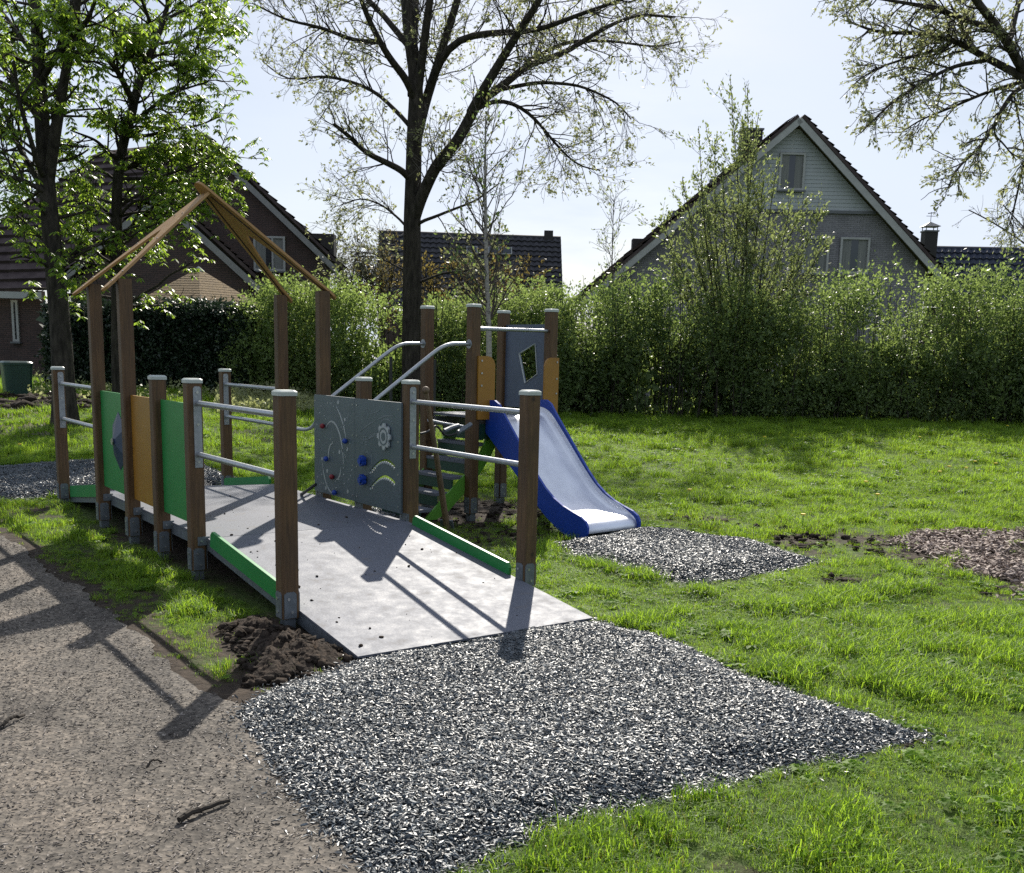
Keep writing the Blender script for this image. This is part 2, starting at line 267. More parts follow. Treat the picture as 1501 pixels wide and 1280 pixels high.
# ------------------------------------------------------------------ building helpers
def tag(o, label=None, cat=None, group=None, kind=None):
    if label: o['label'] = label
    if cat: o['category'] = cat
    if group: o['group'] = group
    if kind: o['kind'] = kind
    return o
def thing(name, loc, label, cat, group=None, rotz=0.0):
    o = bpy.data.objects.new(name, None); COL.objects.link(o); o.location = loc; o.rotation_euler = (0, 0, rotz); o.empty_display_size = 0.2
    tag(o, label, cat, group); return o
def link(name, me, mat=None, parent=None, loc=None):
    o = bpy.data.objects.new(name, me); COL.objects.link(o)
    if mat is not None and not me.materials: me.materials.append(MT[mat] if isinstance(mat, str) else mat)
    if parent is not None:
        o.parent = parent
        if parent.type == 'EMPTY':
            o.matrix_parent_inverse = Matrix.LocRotScale(parent.location, parent.rotation_euler, None).inverted()
    if loc is not None: o.location = loc
    return o
class MB:
    def __init__(s): s.v = []; s.f = []; s.sm = False
    def add(s, vs, fs):
        k = len(s.v); s.v += [tuple(map(float, p)) for p in vs]; s.f += [tuple(i + k for i in f) for f in fs]; return s
    def box(s, c, size, ax=None):
        A = np.eye(3) if ax is None else np.array(ax, float); c = np.array(c, float); h = np.array(size) / 2
        P = [c + A[0] * h[0] * i + A[1] * h[1] * j + A[2] * h[2] * k for i, j, k in ((-1, -1, -1), (1, -1, -1), (1, 1, -1), (-1, 1, -1), (-1, -1, 1), (1, -1, 1), (1, 1, 1), (-1, 1, 1))]
        return s.add(P, [(0, 3, 2, 1), (4, 5, 6, 7), (0, 1, 5, 4), (1, 2, 6, 5), (2, 3, 7, 6), (3, 0, 4, 7)])
    def prism(s, loops, o, ax, ay, th):
        """flat plate: 2-D loops (first outer, rest holes) in the plane o + x*ax + y*ay, thickness th along ax x ay, centred"""
        o = np.array(o, float); ax = np.array(ax, float); ay = np.array(ay, float); nrm = np.cross(ax, ay)
        pts = [p for l in loops for p in l]; tri = tessellate_polygon([[Vector((p[0], p[1], 0)) for p in l] for l in loops])
        n_ = len(pts); top = [o + ax * p[0] + ay * p[1] + nrm * th / 2 for p in pts]; bot = [o + ax * p[0] + ay * p[1] - nrm * th / 2 for p in pts]
        def sgn(t):
            a, b_, c = (pts[i] for i in t); return (b_[0] - a[0]) * (c[1] - a[1]) - (b_[1] - a[1]) * (c[0] - a[0])
        T = [t if sgn(t) > 0 else t[::-1] for t in tri]; F = [tuple(t) for t in T] + [tuple(i + n_ for i in t[::-1]) for t in T]
        k = 0
        for li, l in enumerate(loops):
            m_ = len(l); A = sum(l[i][0] * l[(i + 1) % m_][1] - l[(i + 1) % m_][0] * l[i][1] for i in range(m_))
            flip = (A > 0) != (li == 0)
            for i in range(m_):
                a, b_ = k + i, k + (i + 1) % m_
                q = (a, a + n_, b_ + n_, b_); F.append(q if not flip else q[::-1])
            k += m_
        return s.add(top + bot, F)
    def tube(s, pts, r, n=10, caps=True):
        P = np.array(pts, float); m_ = len(P); rr = np.full(m_, r) if np.isscalar(r) else np.array(r, float)
        T = np.gradient(P, axis=0); T /= np.linalg.norm(T, axis=1)[:, None] + 1e-12
        ref = np.array([0, 0, 1.0]) if abs(T[0][2]) < 0.9 else np.array([1.0, 0, 0]); V = []
        u = np.cross(T[0], ref); u /= np.linalg.norm(u)
        for i in range(m_):
            u = u - T[i] * (u @ T[i]); u /= np.linalg.norm(u) + 1e-12; w = np.cross(T[i], u)
            for k in range(n):
                a = 2 * math.pi * k / n; V.append(P[i] + rr[i] * (math.cos(a) * u + math.sin(a) * w))
        F = [(i * n + k, i * n + (k + 1) % n, (i + 1) * n + (k + 1) % n, (i + 1) * n + k) for i in range(m_ - 1) for k in range(n)]
        if caps: F += [tuple(range(n - 1, -1, -1)), tuple((m_ - 1) * n + k for k in range(n))]
        s.sm = True
        return s.add(V, F)
    def disc(s, c, nrm, r, th, n=10):
        c = np.array(c, float); nrm = np.array(nrm, float); nrm /= np.linalg.norm(nrm); return s.tube([c, c + nrm * th], r, n)
    def build(s, name, mat, parent=None, loc=None, smooth=None):
        me = bpy.data.meshes.new(name); me.from_pydata(s.v, [], s.f)
        if smooth or (smooth is None and s.sm):
            me.shade_smooth()
            try: me.set_sharp_from_angle(angle=R(35))
            except Exception: pass
        ob = link(name, me, mat, parent, loc)
        if name in ('bolts', 'shoe_bolts', 'dots', 'engraving', 'slot', 'cog_ring', 'curtain', 'lit_teeth'): ob['kind'] = 'stuff'
        return ob
def np_mesh(name, V, F, mat, parent=None, tint=None, attrs=None, smooth=False):
    V = np.asarray(V, np.float32).reshape(-1, 3); F = np.asarray(F, np.int32); k = F.shape[1]
    me = bpy.data.meshes.new(name); me.vertices.add(len(V)); me.vertices.foreach_set('co', V.ravel())
    me.loops.add(F.size); me.loops.foreach_set('vertex_index', F.ravel())
    me.polygons.add(len(F)); me.polygons.foreach_set('loop_start', np.arange(0, F.size, k, dtype=np.int32))
    try: me.polygons.foreach_set('loop_total', np.full(len(F), k, np.int32))
    except Exception: pass
    me.update(calc_edges=True)
    at_ = dict(attrs or {})
    if tint is not None: at_['tint'] = tint
    for nm, a in at_.items():
        q = me.attributes.new(nm, 'FLOAT', 'POINT'); q.data.foreach_set('value', np.asarray(a, np.float32))
    if smooth: me.shade_smooth()
    return link(name, me, mat, parent)
def resample(pts, n):
    P = np.array(pts, float); d = np.r_[0, np.cumsum(np.linalg.norm(np.diff(P, axis=0), axis=1))]; t = np.linspace(0, d[-1], n)
    Q = np.stack([np.interp(t, d, P[:, k]) for k in range(P.shape[1])], 1)
    for _ in range(2): Q[1:-1] = 0.25 * Q[:-2] + 0.5 * Q[1:-1] + 0.25 * Q[2:]
    return Q
def scatter(name, P, rot, scl, pick, protos, kind_label):
    """one object: real pieces instanced on its points"""
    me = bpy.data.meshes.new(name); P = np.asarray(P, np.float32); me.vertices.add(len(P)); me.vertices.foreach_set('co', P.ravel())
    a = me.attributes.new('rot', 'FLOAT_VECTOR', 'POINT'); a.data.foreach_set('vector', np.asarray(rot, np.float32).ravel())
    a = me.attributes.new('scl', 'FLOAT', 'POINT'); a.data.foreach_set('value', np.asarray(scl, np.float32))
    a = me.attributes.new('pick', 'INT', 'POINT'); a.data.foreach_set('value', np.asarray(pick, np.int32))
    o = bpy.data.objects.new(name, me); COL.objects.link(o); tag(o, kind_label[0], kind_label[1], kind='stuff')
    cl = bpy.data.collections.new(name + '_pieces')
    for p in protos: cl.objects.link(p)
    ng = bpy.data.node_groups.new(name + '_nodes', 'GeometryNodeTree')
    ng.interface.new_socket('Geometry', in_out='INPUT', socket_type='NodeSocketGeometry'); ng.interface.new_socket('Geometry', in_out='OUTPUT', socket_type='NodeSocketGeometry')
    gi = ng.nodes.new('NodeGroupInput'); go = ng.nodes.new('NodeGroupOutput'); ip = ng.nodes.new('GeometryNodeInstanceOnPoints'); ci = ng.nodes.new('GeometryNodeCollectionInfo')
    ci.inputs['Collection'].default_value = cl; ci.inputs['Separate Children'].default_value = True; ci.inputs['Reset Children'].default_value = True
    def na(nm, dt):
        q = ng.nodes.new('GeometryNodeInputNamedAttribute'); q.data_type = dt; q.inputs['Name'].default_value = nm; return q.outputs['Attribute']
    ip.inputs['Pick Instance'].default_value = True
    k = ng.links.new
    k(gi.outputs[0], ip.inputs['Points']); k(ci.outputs[0], ip.inputs['Instance']); k(na('pick', 'INT'), ip.inputs['Instance Index'])
    k(na('rot', 'FLOAT_VECTOR'), ip.inputs['Rotation']); k(na('scl', 'FLOAT'), ip.inputs['Scale']); k(ip.outputs[0], go.inputs[0])
    md = o.modifiers.new('scatter', 'NODES'); md.node_group = ng
    return o
def proto(name, V, F, mat, tint=None):
    me = bpy.data.meshes.new(name); me.from_pydata([tuple(map(float, v)) for v in V], [], F)
    if tint is not None:
        q = me.attributes.new('tint', 'FLOAT', 'POINT'); q.data.foreach_set('value', np.asarray(tint, np.float32))
    me.materials.append(MT[mat]); return bpy.data.objects.new(name, me)

# ------------------------------------------------------------------ ground regions
def gpoly(px): return np.array([gz(*p)[:2] for p in px])
def wobble(poly, amp, step=0.06, sc=3.0):
    poly = np.asarray(poly); out = []
    n_ = len(poly)
    for i in range(n_):
        a, b_ = poly[i], poly[(i + 1) % n_]; L_ = np.linalg.norm(b_ - a); k = max(1, int(L_ / step)); d = (b_ - a) / (L_ + 1e-9); nr = np.array([-d[1], d[0]])
        for j in range(k):
            p = a + (b_ - a) * j / k; out.append(p + nr * amp * 2 * (fbm(p[0], p[1], sc) - 0.5) + nr * min(amp * 0.5, 0.03) * (rng.random() - 0.5))
    return np.array(out)
mulch_main = wobble([(0.05, -0.80), (1.70, -0.82), (1.76, -1.3), (1.66, -1.98), (1.63, -2.6), (1.70, -3.13), (1.2, -3.09), (0.62, -3.02), (0.09, -2.98), (-0.35, -2.93), (-0.68, -2.99), (-0.97, -2.99), (-0.95, -2.4), (-0.88, -1.8), (-0.80, -1.3), (-0.62, -1.07), (-0.25, -0.92)], 0.04)
mulch_slide = wobble(gpoly([(812, 800), (862, 790), (940, 777), (1010, 781), (1100, 796), (1160, 812), (1212, 826), (1150, 838), (1080, 850), (1010, 860), (985, 852), (925, 836), (860, 822)]), 0.05)
mulch_far = wobble([(-0.6, 6.1), (2.2, 6.1), (2.2, 8.2), (1.0, 8.6), (-0.9, 8.4)], 0.08)
mulch_stair = wobble([(1.85, 3.05), (2.75, 3.2), (2.7, 4.1), (1.9, 4.0)], 0.06)
path_poly = wobble(np.vstack([gpoly([(-40, 770), (30, 800), (75, 840), (140, 880), (205, 925), (240, 975), (290, 1008), (345, 1030)]), [(-0.80, -1.5), (-0.90, -2.1), (-0.98, -2.9), (-1.0, -3.2), (-1.3, -4.4), (-2.2, -6.5), (-8, -7.5), (-9, 2.5)]]), 0.10)
wood_poly = wobble(gpoly([(1285, 795), (1340, 782), (1420, 776), (1560, 778), (1580, 880), (1480, 880), (1410, 850), (1340, 812)]), 0.15)
clod_zone = [(-0.35, 0.25), (-0.05, 0.3), (0.10, -0.72), (-0.2, -0.9), (-0.62, -0.98), (-0.42, -0.3)]
bed_poly = gpoly([(300, 578), (330, 562), (480, 560), (490, 592), (430, 604), (330, 598)])

xs = np.unique(np.concatenate([np.linspace(-160, -14, 14), np.linspace(-14, -6, 14), np.arange(-6, 8, 0.07), np.arange(8, 24, 0.5), np.linspace(24, 200, 14)]))
ys = np.unique(np.concatenate([np.linspace(-60, -7, 8), np.arange(-7, 10, 0.07), np.arange(10, 30, 0.5), np.linspace(30, 220, 14)]))
X, Y = np.meshgrid(xs, ys); Z = ground(X, Y)
dd = (X - CAM[0]) * FW[0] + (Y - CAM[1]) * FW[1]
rough_ = (fbm(X, Y, 2.2) - 0.5) * 0.05 * smooth(1 - np.abs(dd - 8) / 30)
keep = np.ones_like(X)
for pl in (mulch_main, path_poly): keep *= smooth(np.where(inside(pl, X, Y), 0, edgedist(pl, X, Y)) / 0.35)
keep *= 1 - smooth((0.3 - np.maximum(np.abs(X - 0.87) - 0.9, np.abs(Y - 2.8) - 3.7)) / 0.3)
Z = Z + np.minimum(rough_ - 0.018, 0.0) * keep
def dirt_shade_at(x, y):
    x = np.asarray(x, float); y = np.asarray(y, float); d = np.zeros(x.shape)
    def blob(cx, cy, rx, ry, k=1.0):
        return k * np.clip(1.25 - np.hypot((x - cx) / rx, (y - cy) / ry), 0, 1)
    d = np.maximum(d, blob(0.87, 2.8, 1.15, 3.4))                 # under the deck
    d = np.maximum(d, blob(3.3, 3.5, 1.6, 1.2, 1.0))              # round the tower
    d = np.maximum(d, blob(3.0, 2.0, 1.3, 1.0, 0.55))
    d = np.maximum(d, np.where((x > -2.6) & (x < 0.1), 1.0, 0.0) * np.clip(0.15 + 1.6 * (fbm(x, y, 2.2) - 0.42), 0, 0.75))  # worn soil patches that also darken this strip in place of shade
    d = np.maximum(d, np.where(inside(clod_zone, x, y), 0.8, np.clip(0.9 - edgedist(clod_zone, x, y) / 0.25, 0, 1)))
    for px, py, a, b_, k in ((1180, 790, 0.75, 0.4, 0.8), (1240, 850, 0.35, 0.22, 0.9), (1130, 775, 0.6, 0.35, 0.6), (1290, 790, 0.8, 0.5, 0.75), (1350, 810, 0.8, 0.5, 0.8), (1040, 760, 0.6, 0.3, 0.6), (1300, 1090, 0.28, 0.12, 0.7), (130, 775, 0.6, 0.3, 0.5), (60, 590, 1.6, 0.8, 0.9)):
        p = gz(px, py); d = np.maximum(d, blob(p[0], p[1], a, b_, k))
    d = np.maximum(d, np.clip(0.35 + np.where(inside(wood_poly, x, y), 1, -1) * edgedist(wood_poly, x, y) / 0.8 + 0.9 * (fbm(x, y, 1.7) - 0.4), 0, 0.95))
    d = np.maximum(d, np.clip(1.0 - np.where(inside(path_poly, x, y), 0, edgedist(path_poly, x, y)) / 0.38 + 0.8 * (fbm(x, y, 2.6) - 0.5), 0, 1) * (edgedist(path_poly, x, y) < 0.7))
    d = np.maximum(d, np.where(inside(bed_poly, x, y), 0.9, 0))
    d = np.maximum(d, 0.55 * smooth((fbm(x, y, 2.3) - 0.55) / 0.15) * smooth((4.5 - np.hypot(x - 4.8, y - 0.4)) / 3))
    d = np.maximum(d, np.clip(0.5 - np.where(inside(mulch_slide, x, y), 0, edgedist(mulch_slide, x, y)) / 0.4 + 0.9 * (fbm(x, y, 2.1) - 0.5), 0, 0.9))
    return d
D_ = dirt_shade_at(X, Y); nx, ny = len(xs), len(ys); idx = np.arange(nx * ny).reshape(ny, nx)
F = np.stack([idx[:-1, :-1], idx[:-1, 1:], idx[1:, 1:], idx[1:, :-1]], -1).reshape(-1, 4)
g_obj = np_mesh('ground', np.stack([X, Y, Z], -1), F, 'soil', attrs={'dirt': D_.ravel()}, smooth=True); tag(g_obj, kind='structure')

def heap(name, poly, h, mat, z0=0.004, res=0.06, edge=0.25, crag=0.0):
    poly = np.asarray(poly); x0, y0 = poly.min(0) - 0.05; x1, y1 = poly.max(0) + 0.05
    gx, gy = np.meshgrid(np.arange(x0, x1, res), np.arange(y0, y1, res)); ins = inside(poly, gx, gy); ed = edgedist(poly, gx, gy)
    z = np.where(ins, z0 + (h + crag * (fbm(gx, gy, 17.0) + 0.6 * fbm(gx, gy, 41.0) - 0.75)) * smooth(ed / edge), z0 - 0.02) + ground(gx, gy) + np.where(ins, (fbm(gx, gy, 3.0) - 0.5) * h * 0.6, 0)
    id_ = np.arange(gx.size).reshape(gx.shape); Fq = np.stack([id_[:-1, :-1], id_[:-1, 1:], id_[1:, 1:], id_[1:, :-1]], -1).reshape(-1, 4)
    k_ = ins | (ed < res); kf = k_.ravel()[Fq].all(1); Fq = Fq[kf]
    used, inv = np.unique(Fq, return_inverse=True); V = np.stack([gx, gy, z], -1).reshape(-1, 3)[used]
    return np_mesh(name, V, inv.reshape(-1, 4), mat, smooth=True)
def sheet(name, poly, mat, z=0.006):
    T = tessellate_polygon([[Vector((p[0], p[1], 0)) for p in poly]]); V = [(p[0], p[1], float(ground(p[0], p[1])) + z) for p in poly]
    me = bpy.data.meshes.new(name); F_ = []
    for t in T:
        a, b_, c = (poly[i] for i in t); s_ = (b_[0] - a[0]) * (c[1] - a[1]) - (b_[1] - a[1]) * (c[0] - a[0]); F_.append(t if s_ > 0 else t[::-1])
    me.from_pydata(V, [], F_); return link(name, me, mat)
tag(sheet('path', path_poly, 'path', 0.008), kind='structure')

# ------------------------------------------------------------------ the ramp bridge
W = 1.7333; YA, YB, YC, YD, YE, YF = 5.6957, 4.1213, 3.1713, 2.3767, 1.5816, 0.0
HT, PW, DZ = 1.39, 0.107, 0.30
def rsq(w, c=0.016, k=3):
    o = []; h = w / 2 - c
    for q, (sx, sy) in enumerate(((1, 1), (-1, 1), (-1, -1), (1, -1))):
        for j in range(k + 1):
            a = math.pi / 2 * (q + j / k); o.append((sx * h + c * math.cos(a), sy * h + c * math.sin(a)))
    return o
def post_mesh(h, cap=True, z0=0.07):
    mb = MB(); lp = rsq(PW); mb.prism([lp], (0, 0, (z0 + h) / 2), (1, 0, 0), (0, 1, 0), h - z0); return mb
def cap_mesh(h):
    mb = MB(); a = rsq(PW + 0.012, 0.018); b_ = rsq(PW - 0.012, 0.016); n_ = len(a)
    V = [(x, y, h - 0.008) for x, y in a] + [(x, y, h + 0.014) for x, y in a] + [(x, y, h + 0.024) for x, y in b_]
    Fc = [tuple(range(n_ - 1, -1, -1)), tuple(range(2 * n_, 3 * n_))]
    for l in (0, n_): Fc += [(l + i, l + (i + 1) % n_, l + n_ + (i + 1) % n_, l + n_ + i) for i in range(n_)]
    return mb.add(V, Fc)
def chamfer(w, h, c=0.02):
    return [(-w / 2, 0), (w / 2, 0), (w / 2, h - c), (w / 2 - c, h), (-w / 2 + c, h), (-w / 2, h - c)]
def shoe_mesh():
    mb = MB()
    mb.prism([chamfer(0.075, 0.155, 0.014)], (-0.006, -PW / 2 - 0.003, 0.075), (1, 0, 0), (0, 0, 1), 0.006)
    mb.prism([chamfer(0.075, 0.155, 0.014)], (-PW / 2 - 0.003, -0.004, 0.075), (0, 1, 0), (0, 0, 1), 0.006)
    mb.prism([chamfer(0.075, 0.155, 0.014)], (PW / 2 + 0.003, -0.004, 0.075), (0, 1, 0), (0, 0, 1), 0.006)
    mb.box((0, 0, 0.0), (0.068, 0.068, 0.15)); mb.box((0, 0, 0.072), (0.092, 0.092, 0.006))
    return mb
def shoe_bolt_mesh():
    mb = MB()
    for z in (0.11, 0.19):
        mb.disc((0.004 if z < 0.15 else -0.018, -PW / 2 - 0.005, z), (0, -1, 0), 0.009, 0.006, 8); mb.disc((-PW / 2 - 0.005, 0.004, z), (-1, 0, 0), 0.009, 0.006, 8)
    return mb
_cache = {}
def add_post(root, x, y, h, shoe=True, cap=True, rotz=0, zb=0.0, matn='post'):
    key = ('p', round(h, 3))
    if key not in _cache: _cache[key] = post_mesh(h).build('post', matn, root)
    src = _cache[key]
    o = bpy.data.objects.new('post', src.data); COL.objects.link(o); o.parent = root; o.matrix_parent_inverse = Matrix.LocRotScale(root.location, root.rotation_euler, None).inverted()
    o.location = (x, y, zb); o.rotation_euler = (0, 0, rotz)
    for nm, fn, mt, on in (('post_cap', lambda: cap_mesh(h), 'cap', cap), ('post_shoe', shoe_mesh, 'shoe', shoe), ('shoe_bolts', shoe_bolt_mesh, 'bolt', shoe)):
        if not on: continue
        k = (nm, round(h, 3) if nm == 'post_cap' else 0)
        if k not in _cache: _cache[k] = fn().build(nm, mt)
        c = bpy.data.objects.new(nm, _cache[k].data); COL.objects.link(c); c.parent = o
        if nm == 'shoe_bolts': c['kind'] = 'stuff'
    return o
bridge = thing('ramp_bridge', (W / 2, 2.8, 0), 'low wooden play bridge with grey ramps, steel handrails, coloured side boards and open gable frame', 'play equipment')
HB = 2.155
posts = {}
for nm, x, y, h, cap in (('A', 0, YA, HT, 1), ('B', 0, YB, HB, 0), ('C', 0, YC, HB, 0), ('D', 0, YD, HT, 1), ('E', 0, YE, HT, 1), ('F', 0, YF, 1.37, 1),
                         ('A2', W, YA, HT, 1), ('B2', W, YB, HB, 0), ('C2', W, YC, HB, 0), ('D2', W, YD, HT, 1), ('E2', W, YE, HT, 1), ('F2', W, YF, 1.37, 1)):
    posts[nm] = add_post(bridge, x, y, h, True, bool(cap))
# decks
def slab(p0, p1, x0, x1, th, name, mat, drop=0.0):
    (y0, z0), (y1, z1) = p0, p1; mb = MB()
    V = [(x0, y0, z0 - drop), (x1, y0, z0 - drop), (x1, y1, z1 - drop), (x0, y1, z1 - drop)]; V += [(x, y, z - th) for x, y, z in V]
    mb.add(V, [(0, 1, 2, 3), (7, 6, 5, 4), (0, 4, 5, 1), (1, 5, 6, 2), (2, 6, 7, 3), (3, 7, 4, 0)]); return mb.build(name, mat, bridge)
XL, XR = 0.055, W - 0.055
slab((1.515, DZ), (4.185, DZ), XL, XR, 0.014, 'deck_sheet', 'ramp')
slab((-0.79, 0.022), (1.510, DZ - 0.001), XL, XR, 0.012, 'ramp_sheet', 'ramp')
slab((4.190, DZ - 0.001), (6.48, 0.022), XL, XR, 0.012, 'ramp_sheet', 'ramp')
for x in (XL + 0.012, XR - 0.012):
    slab((1.52, DZ - 0.016), (4.18, DZ - 0.016), x - 0.012, x + 0.012, 0.075, 'edge_beam', 'shoe')
    slab((-0.76, 0.010), (1.515, DZ - 0.015), x - 0.012, x + 0.012, 0.075, 'edge_beam', 'shoe')
    slab((4.185, DZ - 0.015), (6.46, 0.010), x - 0.012, x + 0.012, 0.075, 'edge_beam', 'shoe')
for y in (1.6, 2.4, 3.2, 4.1):
    MB().box((W / 2, y, DZ - 0.055), (XR - XL - 0.05, 0.05, 0.07)).build('cross_beam', 'shoe', bridge)
# deck to post plates with two bolts
for nm in ('B', 'C', 'D', 'E'):
    y = {'B': YB, 'C': YC, 'D': YD, 'E': YE}[nm]
    pl = MB().box((0.03, y - PW / 2 - 0.004, DZ - 0.02), (0.085, 0.006, 0.062)).build('deck_plate', 'shoe', bridge)
    MB().disc((0.012, y - PW / 2 - 0.007, DZ - 0.02), (0, -1, 0), 0.008, 0.006, 8).disc((0.056, y - PW / 2 - 0.007, DZ - 0.02), (0, -1, 0), 0.008, 0.006, 8).build('bolts', 'bolt', pl)
for y in (YB, YC, YD, YE):
    pl = MB().box((W - 0.052, y, DZ + 0.027), (0.006, 0.14, 0.062)).build('deck_plate', 'shoe', bridge)
    MB().disc((W - 0.055, y - 0.045, DZ + 0.03), (-1, 0, 0), 0.008, 0.006, 8).disc((W - 0.055, y + 0.045, DZ + 0.03), (-1, 0, 0), 0.008, 0.006, 8).build('bolts', 'bolt', pl)
# rails and their mounting plates
def rail(x, y0, y1, z, curl=None):
    pts = [(x, y0, z), (x, y1, z)]
    return MB().tube(resample(pts, 6), 0.0195, 12).build('handrail', 'tube', bridge)
def rail_plate(x, y, s, z0=0.80, z1=1.36):
    o = MB().prism([chamfer(0.055, z1 - z0, 0.012)], (x, y, z0), (1, 0, 0), (0, 0, 1), 0.006).build('rail_plate', 'steel', bridge)
    mb = MB()
    for z in (z1 - 0.04, (z0 + z1) / 2 + 0.02, z0 + 0.04): mb.disc((x, y + s * 0.003, z), (0, s, 0), 0.010, 0.006, 8)
    mb.build('bolts', 'bolt', o)
for x, dx in ((0, 0.012), (W, -0.012)):
    for ya, yb in ((YE, YF), (YA, YB)):
        for z in (1.245, 0.892): rail(x + dx, ya - PW / 2 - 0.004, yb + PW / 2 + 0.004, z)
        rail_plate(x + dx, ya - PW / 2 - 0.004, -1); rail_plate(x + dx, yb + PW / 2 + 0.004, 1)
MB().tube(resample([(W - 0.02, YB - 0.05, 0.89), (W - 0.02, 3.62, 0.885), (W - 0.02, 3.40, 0.90), (W - 0.02, 3.26, 0.99), (W - 0.02, 3.22, 1.08)], 14), 0.017, 10).build('grab_rail', 'tube', bridge)
# left side boards
for y0, y1, mt in ((YC, YB, 'green'), (YD, YC, 'orange'), (YE, YD, 'green')):
    w = y1 - y0 - PW - 0.012
    MB().prism([[(-w / 2, 0), (w / 2, 0), (w / 2, 0.85), (-w / 2, 0.85)]], (0.01, (y0 + y1) / 2, 0.385), (0, 1, 0), (0, 0, 1), 0.018).build('side_board', mt, bridge)
hx = MB(); c0 = np.array([-0.002, (YB + YC) / 2 - 0.15, 0.83]); ring = [c0 + np.array([0, 0.22 * math.cos(a), 0.25 * math.sin(a)]) for a in np.arange(6) * math.pi / 3 + math.pi / 6]
hx.add([c0 + np.array([-0.055, 0, 0])] + ring, [(0, i + 1, (i + 1) % 6 + 1) for i in range(6)] + [(0, (i + 1) % 6 + 1, i + 1) for i in range(0)])
boss = hx.build('hexagon_boss', 'hex', bridge); MB().disc(c0 + np.array([-0.055, 0, 0]), (-1, 0, 0), 0.03, 0.008, 8).build('boss_stud', 'bolt', boss)
# right side play panels (on the inner face of the posts)
PX = W - PW / 2 - 0.012
def curve2(pts, w):
    P = resample(pts, 14); T = np.gradient(P, axis=0); T /= np.linalg.norm(T, axis=1)[:, None]; Nn = np.stack([-T[:, 1], T[:, 0]], 1); ww = w * np.sin(np.linspace(0.25, math.pi - 0.25, 14))[:, None]
    return [tuple(p) for p in np.vstack([P + Nn * ww, (P - Nn * ww)[::-1]])]
# panel coordinates: a runs from the far post towards the viewer (-y), z up; local axes ax=(0,-1,0), ay=(0,0,1) -> normal = (-1,0,0), facing the deck
def pan(name, ya, yb, holes, mat='grey'):
    w = ya - yb
    return MB().prism([[(0, 0), (w, 0), (w, 0.87), (w - 0.015, 0.885), (0.015, 0.885), (0, 0.87)]] + holes, (PX, ya, 0.35), (0, -1, 0), (0, 0, 1), 0.018).build(name, mat, bridge)
p1 = pan('bead_maze_panel', 3.215, 2.402, [])
def wave_slot(zb):
    up = [(0.26 + 0.44 * t, zb + 0.115 * math.sin(t * math.pi * 0.80) + 0.016 + 0.028 * t) for t in np.linspace(0, 1, 14)]
    lo = []
    for k, t in enumerate(np.linspace(1, 0, 33)):
        lo.append((0.26 + 0.44 * t, zb + 0.115 * math.sin(t * math.pi * 0.80) - 0.018 + 0.02 * t + (0.010 if k % 2 else -0.008)))
    return (up + lo)[::-1]
p2 = pan('gear_panel', 2.398, 1.602, [wave_slot(0.27), wave_slot(0.135)])
def teeth_loops(zb):
    L_ = []
    for t in np.linspace(0.05, 0.97, 13):
        a = 0.26 + 0.44 * t; z = zb + 0.115 * math.sin(t * math.pi * 0.80) - 0.02 + 0.02 * t; L_.append([(a - 0.007, z + 0.002), (a + 0.006, z + 0.003), (a + 0.006, z + 0.016), (a - 0.002, z + 0.022)])
    return L_
def on_panel(parent, ya, loops, mat, name, proud=0.0015, th=0.003, kind=None):
    mb = MB(); [mb.prism([l], (PX - 0.009 - proud + th / 2 - 0.001, ya, 0.35), (0, -1, 0), (0, 0, 1), th) for l in loops]
    o = mb.build(name, mat, parent); return o
def circ(a, z, r, n=12, sx=1.0): return [(a + sx * r * math.cos(t), z + r * math.sin(t)) for t in np.linspace(0, 2 * math.pi, n, endpoint=False)]
slots = [curve2([(0.455, 0.80), (0.53, 0.74), (0.61, 0.63), (0.66, 0.50)], 0.008), curve2([(0.25, 0.60), (0.32, 0.665), (0.42, 0.665), (0.52, 0.58), (0.58, 0.45), (0.60, 0.30)], 0.009),
         curve2([(0.30, 0.31), (0.30, 0.39), (0.34, 0.455), (0.39, 0.47)], 0.009), curve2([(0.45, 0.15), (0.50, 0.165), (0.535, 0.21), (0.545, 0.265)], 0.009), curve2([(0.17, 0.27), (0.20, 0.16), (0.27, 0.06), (0.36, 0.01), (0.44, 0.025)], 0.008)]
on_panel(p1, 3.215, slots, 'engrave', 'slot')
dots = []
for k in range(62):
    a, z = 0.06 + 0.70 * rng.random(), 0.04 + 0.79 * rng.random()
    if math.hypot(a - 0.40, z - 0.42) < 0.25 and rng.random() < 0.8: continue
    dots.append(circ(a, z, 0.007 if rng.random() < 0.88 else 0.016, 8))
for a, z in ((0.50, 0.835), (0.52, 0.40), (0.67, 0.44), (0.27, 0.21), (0.24, 0.05), (0.68, 0.07)): dots.append(circ(a, z, 0.019, 12, 0.85))
on_panel(p1, 3.215, dots, 'engrave', 'dots')
def ball(c, r, seg=10):
    mb = MB(); c = np.array(c, float); V = []; n_ = 6
    for i in range(n_ + 1):
        t = math.pi * i / n_
        for k in range(seg): V.append(c + r * np.array([math.sin(t) * math.cos(2 * math.pi * k / seg), math.sin(t) * math.sin(2 * math.pi * k / seg), math.cos(t)]))
    mb.add(V, [(i * seg + k, (i + 1) * seg + k, (i + 1) * seg + (k + 1) % seg, i * seg + (k + 1) % seg) for i in range(n_) for k in range(seg)]); mb.sm = True; return mb
for a, z, mt in ((0.215, 0.575, 'red'), (0.665, 0.475, 'blue'), (0.285, 0.285, 'blue'), (0.40, 0.135, 'red'), (0.45, 0.0, 'blue')):
    ball((PX - 0.03, 3.215 - a, 0.385 + z), 0.024).build('knob', mt, p1)
